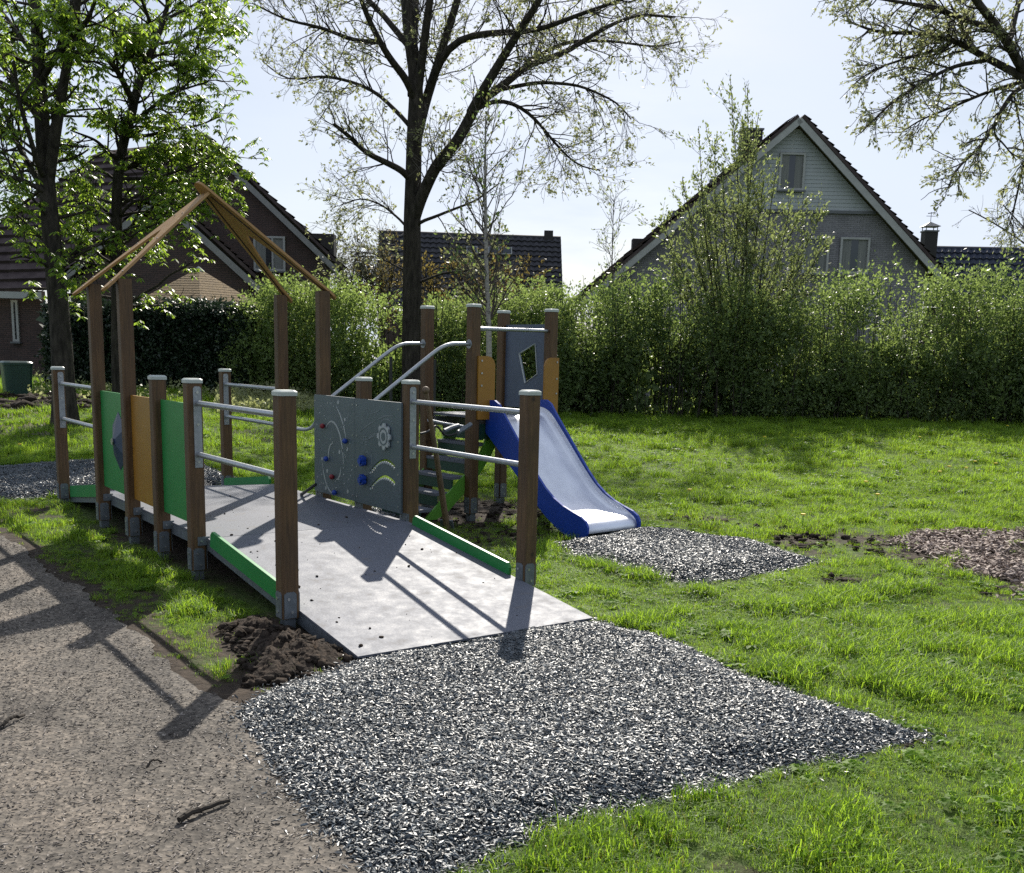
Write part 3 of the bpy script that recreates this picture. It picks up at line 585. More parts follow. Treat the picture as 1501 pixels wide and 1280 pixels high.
# gear panel: cog wheel, blue cranks, faint engraving
def star(a, z, r0, r1, k, ph=0.0):
    o = []
    for i in range(k * 6):
        t = 2 * math.pi * i / (k * 6) + ph; s_ = 0.5 + 0.5 * math.cos(k * (t - ph)); o.append((a + (r0 + (r1 - r0) * min(1, s_ * 1.5)) * math.cos(t), z + (r0 + (r1 - r0) * min(1, s_ * 1.5)) * math.sin(t)))
    return o
cog = MB().prism([star(0.545, 0.60, 0.080, 0.108, 8)], (PX - 0.024, 2.398, 0.35), (0, -1, 0), (0, 0, 1), 0.016).build('cog_wheel', 'engrave', p2)
on_panel(cog, 2.398, [], 'grey', 'cog_face')
mbf = MB(); mbf.prism([circ(0.545, 0.60, 0.072, 18), circ(0.545, 0.60, 0.060, 18)], (PX - 0.033, 2.398, 0.35), (0, -1, 0), (0, 0, 1), 0.003)
mbf.prism([circ(0.545, 0.60, 0.034, 14)], (PX - 0.033, 2.398, 0.35), (0, -1, 0), (0, 0, 1), 0.003); mbf.build('cog_ring', 'grey', cog)
for z in (0.335, 0.175):
    c = np.array([PX - 0.02, 2.398 - 0.185, 0.35 + z + 0.035]); mb = MB()
    for a in np.arange(5) * 2 * math.pi / 5: mb.disc(c + 0.026 * np.array([0, math.cos(a), math.sin(a)]), (-1, 0, 0), 0.022, 0.035, 10)
    mb.disc(c, (-1, 0, 0), 0.026, 0.05, 10); mb.build('crank_knob', 'blue', p2)
faint = [curve2(l, 0.0045) for l in ([(0.10, 0.61), (0.25, 0.68), (0.38, 0.72)], [(0.40, 0.725), (0.55, 0.77), (0.68, 0.775)], [(0.22, 0.545), (0.32, 0.585), (0.42, 0.60)], [(0.24, 0.56), (0.33, 0.60), (0.43, 0.62)], [(0.44, 0.68), (0.50, 0.735), (0.58, 0.745), (0.66, 0.72)], [(0.15, 0.50), (0.16, 0.56), (0.19, 0.59)], [(0.30, 0.77), (0.38, 0.79), (0.46, 0.81)], [(0.16, 0.27), (0.20, 0.25), (0.25, 0.27)], [(0.17, 0.42), (0.22, 0.45), (0.27, 0.43)], [(0.30, 0.33), (0.31, 0.40), (0.30, 0.46)])]
for z in np.linspace(0.50, 0.57, 4): faint.append([(0.19, z), (0.225, z + 0.004), (0.225, z + 0.012), (0.19, z + 0.008)])
for k in range(26): faint.append(circ(0.14 + 0.18 * rng.random(), 0.24 + 0.24 * rng.random(), 0.0045, 6))
on_panel(p2, 2.398, faint, 'engrave_dim', 'engraving')
on_panel(p2, 2.398, teeth_loops(0.27) + teeth_loops(0.135), 'engrave', 'lit_teeth', 0.003, 0.012)  # pale teeth paint the bright lit edges of the cut slots
for pn, ya, wd in ((p1, 3.215, 0.81), (p2, 2.398, 0.79)):
    mb = MB()
    for a in (0.035, wd - 0.035):
        for z in (0.05, 0.31, 0.57, 0.83): mb.disc((PX - 0.009, ya - a, 0.35 + z), (-1, 0, 0), 0.008, 0.004, 8)
    mb.build('bolts', 'bolt', pn)
# green toe boards along the ramps
def toe(x, y0, z0, y1, z1):
    c = 0.03; L_ = math.hypot(y1 - y0, z1 - z0); d = np.array([0, (y1 - y0) / L_, (z1 - z0) / L_]); u_ = np.cross(np.array([1.0, 0, 0]), d); u_ = u_ if u_[2] > 0 else -u_
    lp = [(0, -0.035), (L_, -0.035), (L_, 0.05), (L_ - c, 0.08), (c, 0.08), (0, 0.05)]
    return MB().prism([lp], (x, y0, z0), d, u_, 0.022).build('toe_board', 'green', bridge)
sl = (DZ - 0.022) / 2.3
for x in (0.05, W - 0.062):
    toe(x, 1.42, 0.022 + sl * (1.42 + 0.79), 0.10 if x > 1 else -0.02, 0.022 + sl * (0.89 if x > 1 else 0.77)); toe(x, 4.30, DZ - 0.012, 5.60, 0.022 + sl * 0.88)
# gable frame: two forked roof boards
ang = R(41.3)
ym = (YB + YC) / 2
def fork_board(side):
    # local: s down the slope from the ridge, y along the bridge
    Ls = 1.42; hy = (YB - YC) / 2
    def mirror(l): return l + [(s, -y) for s, y in reversed(l)]
    x0 = -0.06 if side == 'R' else 0.0
    half = ([(x0, 0.0), (x0 + 0.008, 0.05), (x0 + 0.03, 0.085)] if side == 'R' else []) + [(0.02, 0.108), (0.5, 0.265), (1.0, 0.425), (1.27, hy + 0.045), (1.34, hy + 0.055), (1.375, hy + 0.035), (1.385, hy + 0.005), (1.36, hy - 0.04), (1.20, hy - 0.085), (0.95, 0.285), (0.72, 0.155), (0.60, 0.07), (0.555, 0.025), (0.54, 0.0)]
    lp = half + [(s, -y) for s, y in reversed(half[:-1]) if y > 0]
    dx = -1 if side == 'L' else 1
    ax = np.array([dx * math.cos(ang), 0, -math.sin(ang)]); ay = np.array([0, 1.0 * dx, 0]); nrm = np.cross(ax, ay); nrm = nrm if nrm[2] > 0 else -nrm
    ay = ay if np.cross(ax, ay)[2] > 0 else -ay
    o0 = np.array([W / 2 - dx * (0.0 if side == 'L' else 0.05), ym, 2.955 + (0.012 if side == 'L' else 0.048)])
    ob = MB().prism([lp], o0, ax, ay, 0.02).build('roof_board', 'roofboard', bridge)
    for sgn in (1, -1):
        for off, w_ in ((0.035, 0.010),):
            mb = MB(); pts = [(0.10, 0.045), (0.3, 0.12), (0.6, 0.215), (0.95, 0.345), (1.27, hy - 0.015)]
            mb.tube([o0 + ax * s + ay * (sgn * y) - nrm * 0.0095 for s, y in resample(pts, 12)], 0.009, 6); mb.build('groove', 'groove', ob)
    mb = MB()
    for s, y in ((0.06, 0.06), (0.06, -0.06), (0.33, 0.10), (0.33, -0.10), (1.15, hy - 0.01), (1.15, -hy + 0.01), (1.27, hy), (1.27, -hy), (0.7, 0.29), (0.7, -0.29)):
        mb.disc(o0 + ax * s + ay * y + nrm * 0.009, nrm, 0.009, 0.006, 8)
    mb.build('bolts', 'bolt', ob)
fork_board('L'); fork_board('R')
for k_ in list(_cache.values()): bpy.data.objects.remove(k_)
_cache.clear()

# ------------------------------------------------------------------ slide tower
TC = np.array([3.6839, 3.3626]); TH = 0.0794; TA, TB = 0.3852, 0.5062
tu = np.array([math.cos(TH), math.sin(TH), 0]); tv = np.array([-math.sin(TH), math.cos(TH), 0]); tz = np.array([0, 0, 1.0]); T0 = np.array([*TC, 0.0])
def tl(u, v, z): return T0 + tu * u + tv * v + tz * z
AX = (tu, tv, tz)
tower = thing('slide_tower', tuple(T0), 'small wooden tower with green stairs, curved handrails and a blue sided steel slide', 'slide')
for u, v in ((-TB, TA), (-TB, -TA), (TB, TA), (TB, -TA)):
    p = tl(u, v, 0); add_post(tower, p[0], p[1], 2.085, rotz=TH)
for k_ in list(_cache.values()): bpy.data.objects.remove(k_)
_cache.clear()
PZ = 1.03
TREADS = ((-0.20, 0.91), (-0.26, 0.75), (-0.40, 0.585), (-0.57, 0.435), (-0.76, 0.285), (-0.95, 0.135))
MB().box(tl(0, 0, PZ - 0.012), (2 * TB - 0.10, 2 * TA - 0.06, 0.024), AX).build('platform', 'ramp', tower)
for v in (-TA + 0.06, TA - 0.06): MB().box(tl(0, v, PZ - 0.085), (2 * TB - 0.12, 0.04, 0.09), AX).build('platform_beam', 'shoe', tower)
for ux, z in TREADS:
    t_ = MB().box(tl(ux - 0.06, 0.0, z - 0.014), (0.17, 2 * TA - 0.11, 0.028), AX).build('tread', 'ramp', tower)
    MB().box(tl(ux - 0.13, 0.0, z - 0.078), (0.018, 2 * TA - 0.11, 0.098), AX).build('riser', 'shadegreen', t_)
for v in (-TA + 0.045, TA - 0.03):
    MB().prism([[(-0.08, 0.93), (-0.13, 0.79), (-0.25, 0.60), (-0.36, 0.46), (-0.56, 0.27), (-0.78, 0.08), (-0.9, 0.03), (-1.05, 0.03), (-0.86, 0.20), (-0.68, 0.35), (-0.5, 0.50), (-0.36, 0.67), (-0.28, 0.82), (-0.26, 0.93)][::-1]], T0 + tv * v, tu, tz, 0.02).build('stringer', 'lime', tower)
for v in (-TA, TA):
    h_ = MB().tube(np.array([tl(*p) for p in resample([(-TB - 0.05, v, 1.727), (-TB - 0.28, v, 1.722), (-TB - 0.38, v, 1.69), (-TB - 0.48, v, 1.63), (-TB - 1.12, v, 1.195), (-TB - 1.19, v, 1.14), (-TB - 1.25, v, 1.05), (-TB - 1.26, v, 0.9), (-TB - 1.26, v, 0.0)], 60)]), 0.019, 12).build('handrail', 'tube', tower)
    MB().disc(tl(-TB - 0.047, v, 1.727), -tu, 0.045, 0.008, 12).build('flange', 'steel', h_)
def tplate(name, mat, loops, u=None, v=None, th=0.02, parent=None):
    if v is not None: return MB().prism(loops, T0 + tv * v, tu, tz, th).build(name, mat, parent or tower)
    return MB().prism(loops, T0 + tu * u, -tv, tz, th).build(name, mat, parent or tower)
def bolts_v(parent, pts, v):
    mb = MB(); [mb.disc(tl(u, v, z), -tv, 0.010, 0.006, 8) for u, z in pts]; mb.build('bolts', 'bolt', parent)
q = tplate('entry_board', 'orange', [[(-0.495, 1.0), (-0.285, 1.0), (-0.285, 1.53), (-0.30, 1.575), (-0.335, 1.605), (-0.38, 1.615), (-0.495, 1.615)]], v=-TA - 0.062); bolts_v(q, [(-0.455, 1.57), (-0.455, 1.33), (-0.455, 1.10), (-0.455, 1.45)], -TA - 0.073)
q = tplate('entry_board', 'orange', [[(0.565, 1.0), (0.565, 1.615), (0.46, 1.615), (0.42, 1.605), (0.385, 1.575), (0.37, 1.53), (0.37, 1.0)]], v=-TA - 0.062); bolts_v(q, [(0.535, 1.57), (0.535, 1.40), (0.535, 1.25), (0.535, 1.06)], -TA - 0.073)
sb = MB().tube([tl(-TB + 0.04, -TA, 1.875), tl(TB - 0.04, -TA, 1.885)], 0.019, 12).build('grab_bar', 'tube', tower)
for u, s in ((-TB + 0.045, 1), (TB - 0.05, 1)): MB().disc(tl(u, -TA, 1.88), tu, 0.045, 0.008, 12).build('flange', 'steel', sb)
kite = [(-0.10, 1.648), (0.155, 1.757), (0.20, 1.44), (0.005, 1.34)]
kp = tplate('kite_panel', 'bluegrey', [[(-TA + 0.05, 1.08), (TA - 0.05, 1.08), (TA - 0.05, 1.955), (-TA + 0.05, 1.955)], kite], u=TB)
mb = MB(); kr = [np.array(tl(TB - 0.012, -a, z)) for a, z in kite]; mb.tube(kr + [kr[0]], 0.008, 6, False); mb.build('hole_edge', 'engrave', kp)
arch = [(-TB + 0.05, 0.93), (-TB + 0.05, 0.52), (-TB + 0.07, 0.52)] + [(-0.02 - 0.43 * math.cos(t), 0.52 + 0.33 * math.sin(t)) for t in np.linspace(0.05, math.pi - 0.05, 14)] + [(TB - 0.07, 0.52), (TB - 0.05, 0.52), (TB - 0.05, 0.93)]
sp = tplate('back_apron', 'shadegreen', [[(-TB + 0.06, 0.80), (TB - 0.06, 0.80), (TB - 0.06, 0.95), (-TB + 0.06, 0.95)]], v=-TA + 0.01)
# the slide itself
slide_prof = [(-0.40, 1.16), (-0.46, 1.19), (-0.53, 1.19), (-0.60, 1.155), (-0.68, 1.06), (-1.04, 0.672), (-1.17, 0.535), (-1.30, 0.415), (-1.42, 0.335), (-1.55, 0.275), (-1.68, 0.235), (-1.79, 0.205), (-1.855, 0.17), (-1.888, 0.115), (-1.885, 0.06), (-1.86, 0.015), (-1.80, -0.005), (-1.62, 0.0), (-1.50, 0.045), (-1.33, 0.14), (-1.21, 0.225), (-0.92, 0.465), (-0.67, 0.66), (-0.45, 0.83), (-0.40, 0.86)]
for u in (-0.335, 0.345):
    bd = tplate('slide_side', 'blue', [[(-v, z) for v, z in slide_prof]], u=u, th=0.024)
bedp = resample([(-0.38, 1.035), (-0.50, 1.03), (-0.58, 0.98), (-0.80, 0.76), (-0.98, 0.575), (-1.10, 0.455), (-1.22, 0.345), (-1.34, 0.262), (-1.46, 0.205), (-1.58, 0.175), (-1.70, 0.16), (-1.80, 0.15), (-1.85, 0.13), (-1.868, 0.095), (-1.855, 0.05)], 44)
uu = [-0.322, -0.318, -0.300, -0.265, -0.2, 0.0, 0.21, 0.275, 0.310, 0.328, 0.332]; lift = [0.085, 0.05, 0.022, 0.006, 0, 0, 0, 0.006, 0.022, 0.05, 0.085]
tang = np.gradient(bedp, axis=0); tang /= np.linalg.norm(tang, axis=1)[:, None]; nrm2 = np.stack([tang[:, 1], -tang[:, 0]], 1); nrm2[nrm2[:, 1] < 0] *= 1
V = []
for i, (v, z) in enumerate(bedp):
    fade = 1 - float(smooth((i - 34) / 8))
    for u, l in zip(uu, lift):
        nv, nz = nrm2[i]; s_ = 1 if nz > 0 else -1
        V.append(tl(u, v + s_ * nv * l * fade, z + s_ * nz * l * fade))
k = len(uu); Fs = [(i * k + j, i * k + j + 1, (i + 1) * k + j + 1, (i + 1) * k + j) for i in range(len(bedp) - 1) for j in range(k - 1)]
MB().add(V, Fs).build('slide_bed', 'stainless', tower, smooth=True)

# ------------------------------------------------------------------ loose things near the structure
sp0 = np.array([2.70, 2.55, 0.0]); sp1 = at(624, 572, 9.05)
stick = thing('shovel', tuple(sp0), 'wooden shovel handle leaning against the bridge rail in front of the tower', 'shovel')
P = resample([sp0 + np.array([0, 0, -0.03]), (sp0 + sp1) / 2 + np.array([0.0, 0.0, 0.01]), sp1], 12)
MB().tube(P, np.linspace(0.032, 0.019, 12), 10).build('shaft', 'handle', stick)
d_ = (sp1 - sp0) / np.linalg.norm(sp1 - sp0); g0 = np.cross(d_, [0, 0, 1]); g0 /= np.linalg.norm(g0)
ball(tuple(sp1), 0.034, 12).build('knob_grip', 'handle', stick)
MB().box(sp0 + d_ * 0.02, (0.13, 0.016, 0.16), (g0, np.cross(g0, d_), d_)).build('blade', 'shoe', stick)
# two gripped steel bars with a strap lying behind the tower post
br_ = thing('barrow', (2.9, 3.2, 0), 'dark wheelbarrow with grey handles parked under the stair railing', 'wheelbarrow')
b1 = [at(634, 619, 9.7), at(655, 626, 9.9), at(682, 627, 10.1)]
MB().tube(resample([at(628, 616, 9.5), at(650, 621, 9.75), at(683, 626, 10.0)], 8), 0.014, 8).build('handle', 'tube', br_)
MB().tube(resample([at(651, 632, 9.6), at(664, 626, 9.7), at(672, 624, 9.75)], 6), 0.022, 8).build('grip', 'shoe', br_)
MB().tube(resample([at(671, 634, 9.6), at(684, 626, 9.75), at(690, 622, 9.8)], 6), 0.022, 8).build('grip', 'shoe', br_)
MB().tube(resample([at(616, 636, 9.3), at(628, 633, 9.4), at(640, 622, 9.5), at(652, 640, 9.6), at(668, 637, 9.6), at(680, 628, 9.7)], 20), 0.010, 6).build('strap', 'black', br_)
tag(MB().tube(resample([onground(gz(430, 738)) + [0, 0, 0.06], at(448, 722, 8.9), at(463, 710, 9.1)], 8), 0.014, 6).build('cable', 'black'), 'black cable end sticking out beside the deck edge', 'cable')

def lumps(centers, sizes, name, mat, lab, cat, sub=1, parent=None):
    import bmesh
    bm = bmesh.new(); bmesh.ops.create_icosphere(bm, subdivisions=sub, radius=1.0); bv = np.array([v.co[:] for v in bm.verts]); bf = np.array([[v.index for v in f.verts] for f in bm.faces]); bm.free()
    Vs, Fs = [], []
    for i, (c, s) in enumerate(zip(centers, sizes)):
        jit = 1 + 0.95 * (rng.random(len(bv)) - 0.5); sc = s * np.array([1 + 0.5 * rng.random(), 1 + 0.5 * rng.random(), 0.6 + 0.4 * rng.random()]); a = rng.random() * 6.3
        p = bv * jit[:, None] * sc; p = np.stack([p[:, 0] * math.cos(a) - p[:, 1] * math.sin(a), p[:, 0] * math.sin(a) + p[:, 1] * math.cos(a), p[:, 2]], 1)
        Vs.append(p + c); Fs.append(bf + i * len(bv))
    o = np_mesh(name, np.vstack(Vs), np.vstack(Fs), mat, parent); tag(o, lab, cat, kind='stuff'); return o
# clods beside the ramp
sh_ = heap('soil_heap', wobble(clod_zone, 0.09), 0.06, 'clod', 0.0, 0.014, 0.16, 0.10); tag(sh_, kind='structure')
C_, S_ = [], []
while len(C_) < 420:
    x, y = -0.68 + 0.85 * rng.random(), -1.0 + 1.35 * rng.random()
    if not inside(clod_zone, np.array([x]), np.array([y]))[0]: continue
    e = float(edgedist(clod_zone, np.array([x]), np.array([y]))[0]); s = 0.006 + 0.024 * rng.random() ** 3
    C_.append((x, y, 0.075 * min(1, e / 0.18) * float(fbm(x, y, 9.0)) * 1.4 + s * 0.3)); S_.append(s)
lumps(C_, S_, 'soil_clods', 'clod', 'dark crumbly soil clods heaped beside the near ramp post', 'soil', 1)
C_, S_ = [], []
for px, py, n_, sp in ((1180, 790, 70, 0.8), (1240, 852, 40, 0.28), (1130, 778, 50, 0.6), (1300, 800, 60, 0.9), (1040, 762, 40, 0.5), (1370, 850, 40, 0.8), (1230, 700, 14, 0.5), (1330, 1086, 9, 0.16), (905, 775, 8, 0.2)):
    p = gz(px, py)
    for _ in range(n_): 
        q = p[:2] + rng.normal(0, sp * 0.45, 2); s = 0.010 + 0.035 * rng.random() ** 3 * (0.5 if py > 1000 else 1.0); C_.append((q[0], q[1], float(ground(*q)) - s * 0.1)); S_.append(s)
lumps(C_, S_, 'turf_clods', 'clod', 'torn up soil clods scattered over the lawn right of the slide', 'soil', 1)
C_, S_ = [], []
for _ in range(520):
    u, v = rng.normal(3.2, 0.8), rng.normal(3.3, 0.75)
    if u < W + 0.15: continue
    s = 0.012 + 0.03 * rng.random() ** 2; C_.append((u, v, -s * 0.1)); S_.append(s)
lumps(C_, S_, 'dug_soil', 'clod', 'dug soil crumbs around the slide tower posts', 'soil')
# crumbs on the ramp and deck
C_, S_ = [], []
for _ in range(105):
    y = rng.uniform(-0.7, 3.9) if rng.random() < 0.75 else rng.normal(0.9, 0.25); x = rng.uniform(0.1, 1.6) if rng.random() < 0.6 else abs(rng.normal(0.0, 0.3)) + 0.1
    if x > 1.6: continue
    z = DZ if y > 1.51 else 0.022 + sl * (y + 0.79); s = 0.0025 + 0.008 * rng.random() ** 3; C_.append((x, y, z + s * 0.4)); S_.append(s)
lumps(C_, S_, 'dirt_crumbs', 'clod', 'brown dirt crumbs dropped on the grey ramp', 'dirt')
# soil ridge at the far left
C_, S_ = [], []
for _ in range(260):
    p = gz(rng.uniform(-60, 130), rng.uniform(583, 602)); s = 0.03 + 0.09 * rng.random() ** 2; C_.append((p[0], p[1], p[2] + s * 0.3)); S_.append(s)
lumps(C_, S_, 'soil_ridge', 'clod', 'dark earth bank with leaf litter below the green bin', 'soil')
# ------------------------------------------------------------------ plants: tools
def unit(a): return a / (np.linalg.norm(a, axis=-1, keepdims=True) + 1e-9)
def batch(limbs, n=22):
    """hand-laid limbs -> arrays (B, n, 3), (B, n)"""
    P = np.stack([resample(p, n) for p, r0, r1 in limbs]); t = np.linspace(0, 1, n); Rr = np.stack([r0 + (r1 - r0) * t for p, r0, r1 in limbs]); return P, Rr
def sprout(P, Rr, cnt, L, ang=(35, 65), t0=0.2, t1=1.0, n=6, wob=0.18, up=0.0, ratio=0.6, rmin=0.006, rtip=0.4, wl=True, maxr=None):
    B, m_, _ = P.shape; seg = np.linalg.norm(np.diff(P, axis=1), axis=2).sum(1); pr = seg / seg.sum() if wl else np.full(B, 1 / B)
    b_ = rng.choice(B, cnt, p=pr); t = (t0 + (t1 - t0) * rng.random(cnt)) * (m_ - 1.001); i = t.astype(int); f = (t - i)[:, None]
    p = P[b_, i] * (1 - f) + P[b_, i + 1] * f; d = unit(P[b_, i + 1] - P[b_, i]); r = Rr[b_, i] * ratio
    if maxr: r = np.minimum(r, maxr)
    r = np.maximum(r, rmin)
    q = rng.normal(size=(cnt, 3)); q = unit(q - d * (q * d).sum(1)[:, None]); a = np.radians(rng.uniform(ang[0], ang[1], cnt))[:, None]
    d = unit(d * np.cos(a) + q * np.sin(a)); LL = L * (0.45 + 0.75 * rng.random(cnt)) * (1.15 - 0.55 * t / (m_ - 1)); st = (LL / (n - 1))[:, None]
    out = [p]
    for k in range(n - 1):
        d = unit(d + rng.normal(size=(cnt, 3)) * wob + np.array([0, 0, up])); p = p + d * st; out.append(p)
    tt = np.linspace(0, 1, n); return np.stack(out, 1), r[:, None] * (1 + (rtip - 1) * tt)[None, :]
def tubes_np(sets):
    Vs, Fs, o = [], [], 0
    for P, Rr, ns in sets:
        B, n, _ = P.shape; T = unit(np.gradient(P, axis=1)); ref = np.where(np.abs(T[:, :1, 2:3]) < 0.8, np.array([0, 0, 1.0]), np.array([1.0, 0, 0])); u = unit(np.cross(T, np.broadcast_to(ref, T.shape))); w = np.cross(T, u)
        a = np.arange(ns) * 2 * math.pi / ns; V = P[:, :, None, :] + Rr[:, :, None, None] * (np.cos(a)[None, None, :, None] * u[:, :, None, :] + np.sin(a)[None, None, :, None] * w[:, :, None, :])
        base = (np.arange(B) * n * ns)[:, None, None] + (np.arange(n - 1) * ns)[None, :, None]; k = np.arange(ns)[None, None, :]; k2 = (np.arange(ns) + 1)[None, None, :] % ns
        Fq = np.stack([base + k, base + k2, base + ns + k2, base + ns + k], -1).reshape(-1, 4) + o
        Vs.append(V.reshape(-1, 3)); Fs.append(Fq); o += B * n * ns
    return np.vstack(Vs), np.vstack(Fs)
def leafquads(C, size, d=None, ratio=0.5, spread=1.0):
    n = len(C); d0 = rng.normal(size=(n, 3)); d = unit(d0) if d is None else unit(d + spread * d0 * 0.6)
    q = rng.normal(size=(n, 3)); w = unit(q - d * (q * d).sum(1)[:, None]); s = (size * (0.6 + 0.8 * rng.random(n)))[:, None]; nn = np.cross(d, w)
    V = np.stack([C, C + d * s * 0.45 + w * s * ratio * 0.5 + nn * s * 0.08, C + d * s, C + d * s * 0.45 - w * s * ratio * 0.5 + nn * s * 0.08], 1)
    return V.reshape(-1, 3), np.arange(4 * n).reshape(n, 4), np.repeat(rng.random(n), 4)
def on_twigs(P, cnt, t0=0.35, off=0.03):
    B, n, _ = P.shape; b_ = rng.integers(0, B, cnt); t = (t0 + (1 - t0) * rng.random(cnt) ** 0.8) * (n - 1.001); i = t.astype(int); f = (t - i)[:, None]
    p = P[b_, i] * (1 - f) + P[b_, i + 1] * f; d = unit(P[b_, i + 1] - P[b_, i]); return p + rng.normal(size=(cnt, 3)) * off, d
def wood_obj(name, sets, mat, parent): V, Fq = tubes_np(sets); return np_mesh(name, V, Fq, mat, parent, smooth=True)
def foliage(name, parts, mat, parent):
    V = np.vstack([p[0] for p in parts]); o = 0; Fs = []
    for p in parts: Fs.append(p[1] + o); o += len(p[0])
    ob = np_mesh(name, V, np.vstack(Fs), mat, parent, tint=np.concatenate([p[2] for p in parts])); ob['kind'] = 'stuff'; return ob
def lim(pts, D, r0, r1, dd=0.0, off=0.0):
    """limb through directions pts starting D ahead; dd = how far the tip leans away (+) or towards (-) the viewer"""
    k = len(pts); return ([at(x, y, D + off + dd * i / (k - 1)) for i, (x, y) in enumerate(pts)], r0, r1)

# ------------------------------------------------------------------ trees
# big oak behind the tower
D0 = 22.0; b0 = onground(at(604, 560, D0)); oak = thing('oak_tree', tuple(b0), 'tall oak with a dark straight trunk and bare looking budding crown behind the tower', 'tree')
trunk = [b0 - [0, 0, 0.2], b0 + [0, 0, 0.25]] + [at(x, y, D0) for x, y in ((604, 480), (604, 400), (604, 320), (606, 260), (607, 200), (611, 120), (600, 50), (594, -30), (590, -120))]
wood_trunk = batch([(trunk, 0.235, 0.10)], 40); wood_trunk[1][0, :4] *= [1.35, 1.2, 1.1, 1.03]
wood_obj('trunk', [(*wood_trunk, 14)], 'bark', oak)
LI = [lim([(604, 330), (616, 292), (640, 240), (668, 212), (695, 160), (708, 135)], D0, 0.13, 0.10, -0.8), lim([(690, 166), (705, 138), (732, 93), (760, 47), (792, 0), (815, -60)], D0, 0.10, 0.05, -1.5, -0.7),
      lim([(690, 166), (708, 140), (736, 131), (769, 93), (825, 82), (867, 51), (930, 20), (990, 25)], D0, 0.09, 0.02, 1.6, -0.8), lim([(630, 130), (642, 92), (666, 56), (727, 47), (788, 47), (853, 19), (900, 5), (960, -20)], D0, 0.085, 0.02, -2.2),
      lim([(606, 225), (614, 190), (623, 150), (640, 100), (658, 37), (672, 0), (685, -70)], D0, 0.115, 0.06, 0.6), lim([(610, 150), (618, 90), (625, 37), (630, 0), (640, -80)], D0, 0.10, 0.06, -0.8), lim([(604, 140), (606, 70), (610, 0), (605, -80)], D0, 0.10, 0.05, 1.5),
      lim([(605, 268), (590, 250), (559, 235), (536, 224), (512, 200), (489, 182)], D0, 0.075, 0.035, -1.0), lim([(610, 150), (596, 116), (573, 89), (554, 56), (536, 19), (520, -30)], D0, 0.085, 0.04, -1.6), lim([(601, 70), (560, 20), (520, -20), (470, -60)], D0, 0.07, 0.03, 1.5),
      lim([(604, 335), (620, 323), (630, 321), (657, 310), (699, 294), (730, 270)], D0, 0.04, 0.012, -0.8), lim([(690, 166), (720, 146), (745, 149), (760, 154), (788, 177), (816, 214), (848, 245), (880, 250)], D0, 0.05, 0.012, 0.8, -0.8),
      lim([(608, 195), (592, 172), (575, 160), (560, 140), (520, 120), (470, 110), (420, 120), (385, 90)], D0, 0.05, 0.012, 1.0), lim([(560, 62), (520, 60), (470, 40), (420, 30), (370, 5)], D0, 0.05, 0.012, -1.4), lim([(604, 345), (590, 325), (560, 300), (530, 290), (500, 300)], D0, 0.03, 0.01, 0.8),
      lim([(735, 131), (790, 120), (850, 125), (905, 150), (925, 175)], D0, 0.045, 0.012, -1.2), lim([(770, 92), (830, 60), (900, 60), (960, 70), (1000, 60)], D0, 0.045, 0.012, 1.8), lim([(604, 402), (570, 385), (545, 370), (520, 372)], D0, 0.022, 0.008, 0.5), lim([(604, 418), (650, 400), (700, 395), (740, 380)], D0, 0.03, 0.008, -0.8)]
l1 = batch(LI, 18)
l2 = sprout(*l1, 420, 1.35, (30, 70), 0.25, 1.0, 8, 0.16, 0.03, 0.4, 0.0065, 0.4, maxr=0.014)
l2c = (np.concatenate([l2[0][:, ::1]]), l2[1])
l3 = sprout(*l2c, 2300, 0.62, (25, 60), 0.15, 1.0, 6, 0.2, 0.0, 0.5, 0.0042, 0.6, maxr=0.0065)
l4 = sprout(*l3, 4200, 0.30, (25, 60), 0.2, 1.0, 4, 0.2, 0.0, 0.6, 0.003, 0.7, maxr=0.004)
wood_obj('limbs', [(*l1, 9), (*l2, 5)], 'bark', oak); wood_obj('twigs', [(*l3, 3), (*l4, 3)], 'twig', oak)
p, d = on_twigs(l4[0], 16000, 0.3, 0.015); k = p[:, 2] > 2.6; foliage('leaves', [leafquads(p[k], 0.07, d[k], 0.5, 1.2)], 'oakleaf', oak)
# birch sapling behind the tower
D0 = 16.5; b0 = onground(at(716, 560, D0)); bi = thing('birch_tree', tuple(b0), 'slim young tree with a pale speckled trunk behind the slide tower', 'tree')
tr = batch([([b0 - [0, 0, 0.1]] + [at(x, y, D0) for x, y in ((717, 520), (716, 460), (713, 400), (712, 330), (711, 260), (712, 170))], 0.062, 0.012)], 30); wood_obj('trunk', [(*tr, 10)], 'birch', bi)
l1 = sprout(*tr, 46, 1.25, (30, 55), 0.38, 1.0, 9, 0.09, 0.10, 0.45, 0.007, 0.35, maxr=0.016); l2 = sprout(*l1, 240, 0.5, (25, 50), 0.2, 1.0, 6, 0.12, 0.06, 0.5, 0.0045, 0.6, maxr=0.007)
wood_obj('branches', [(*l1, 4), (*l2, 3)], 'bark2', bi); p, d = on_twigs(l2[0], 520, 0.3, 0.02); foliage('leaves', [leafquads(p, 0.07, d, 0.5)], 'brightleaf', bi)
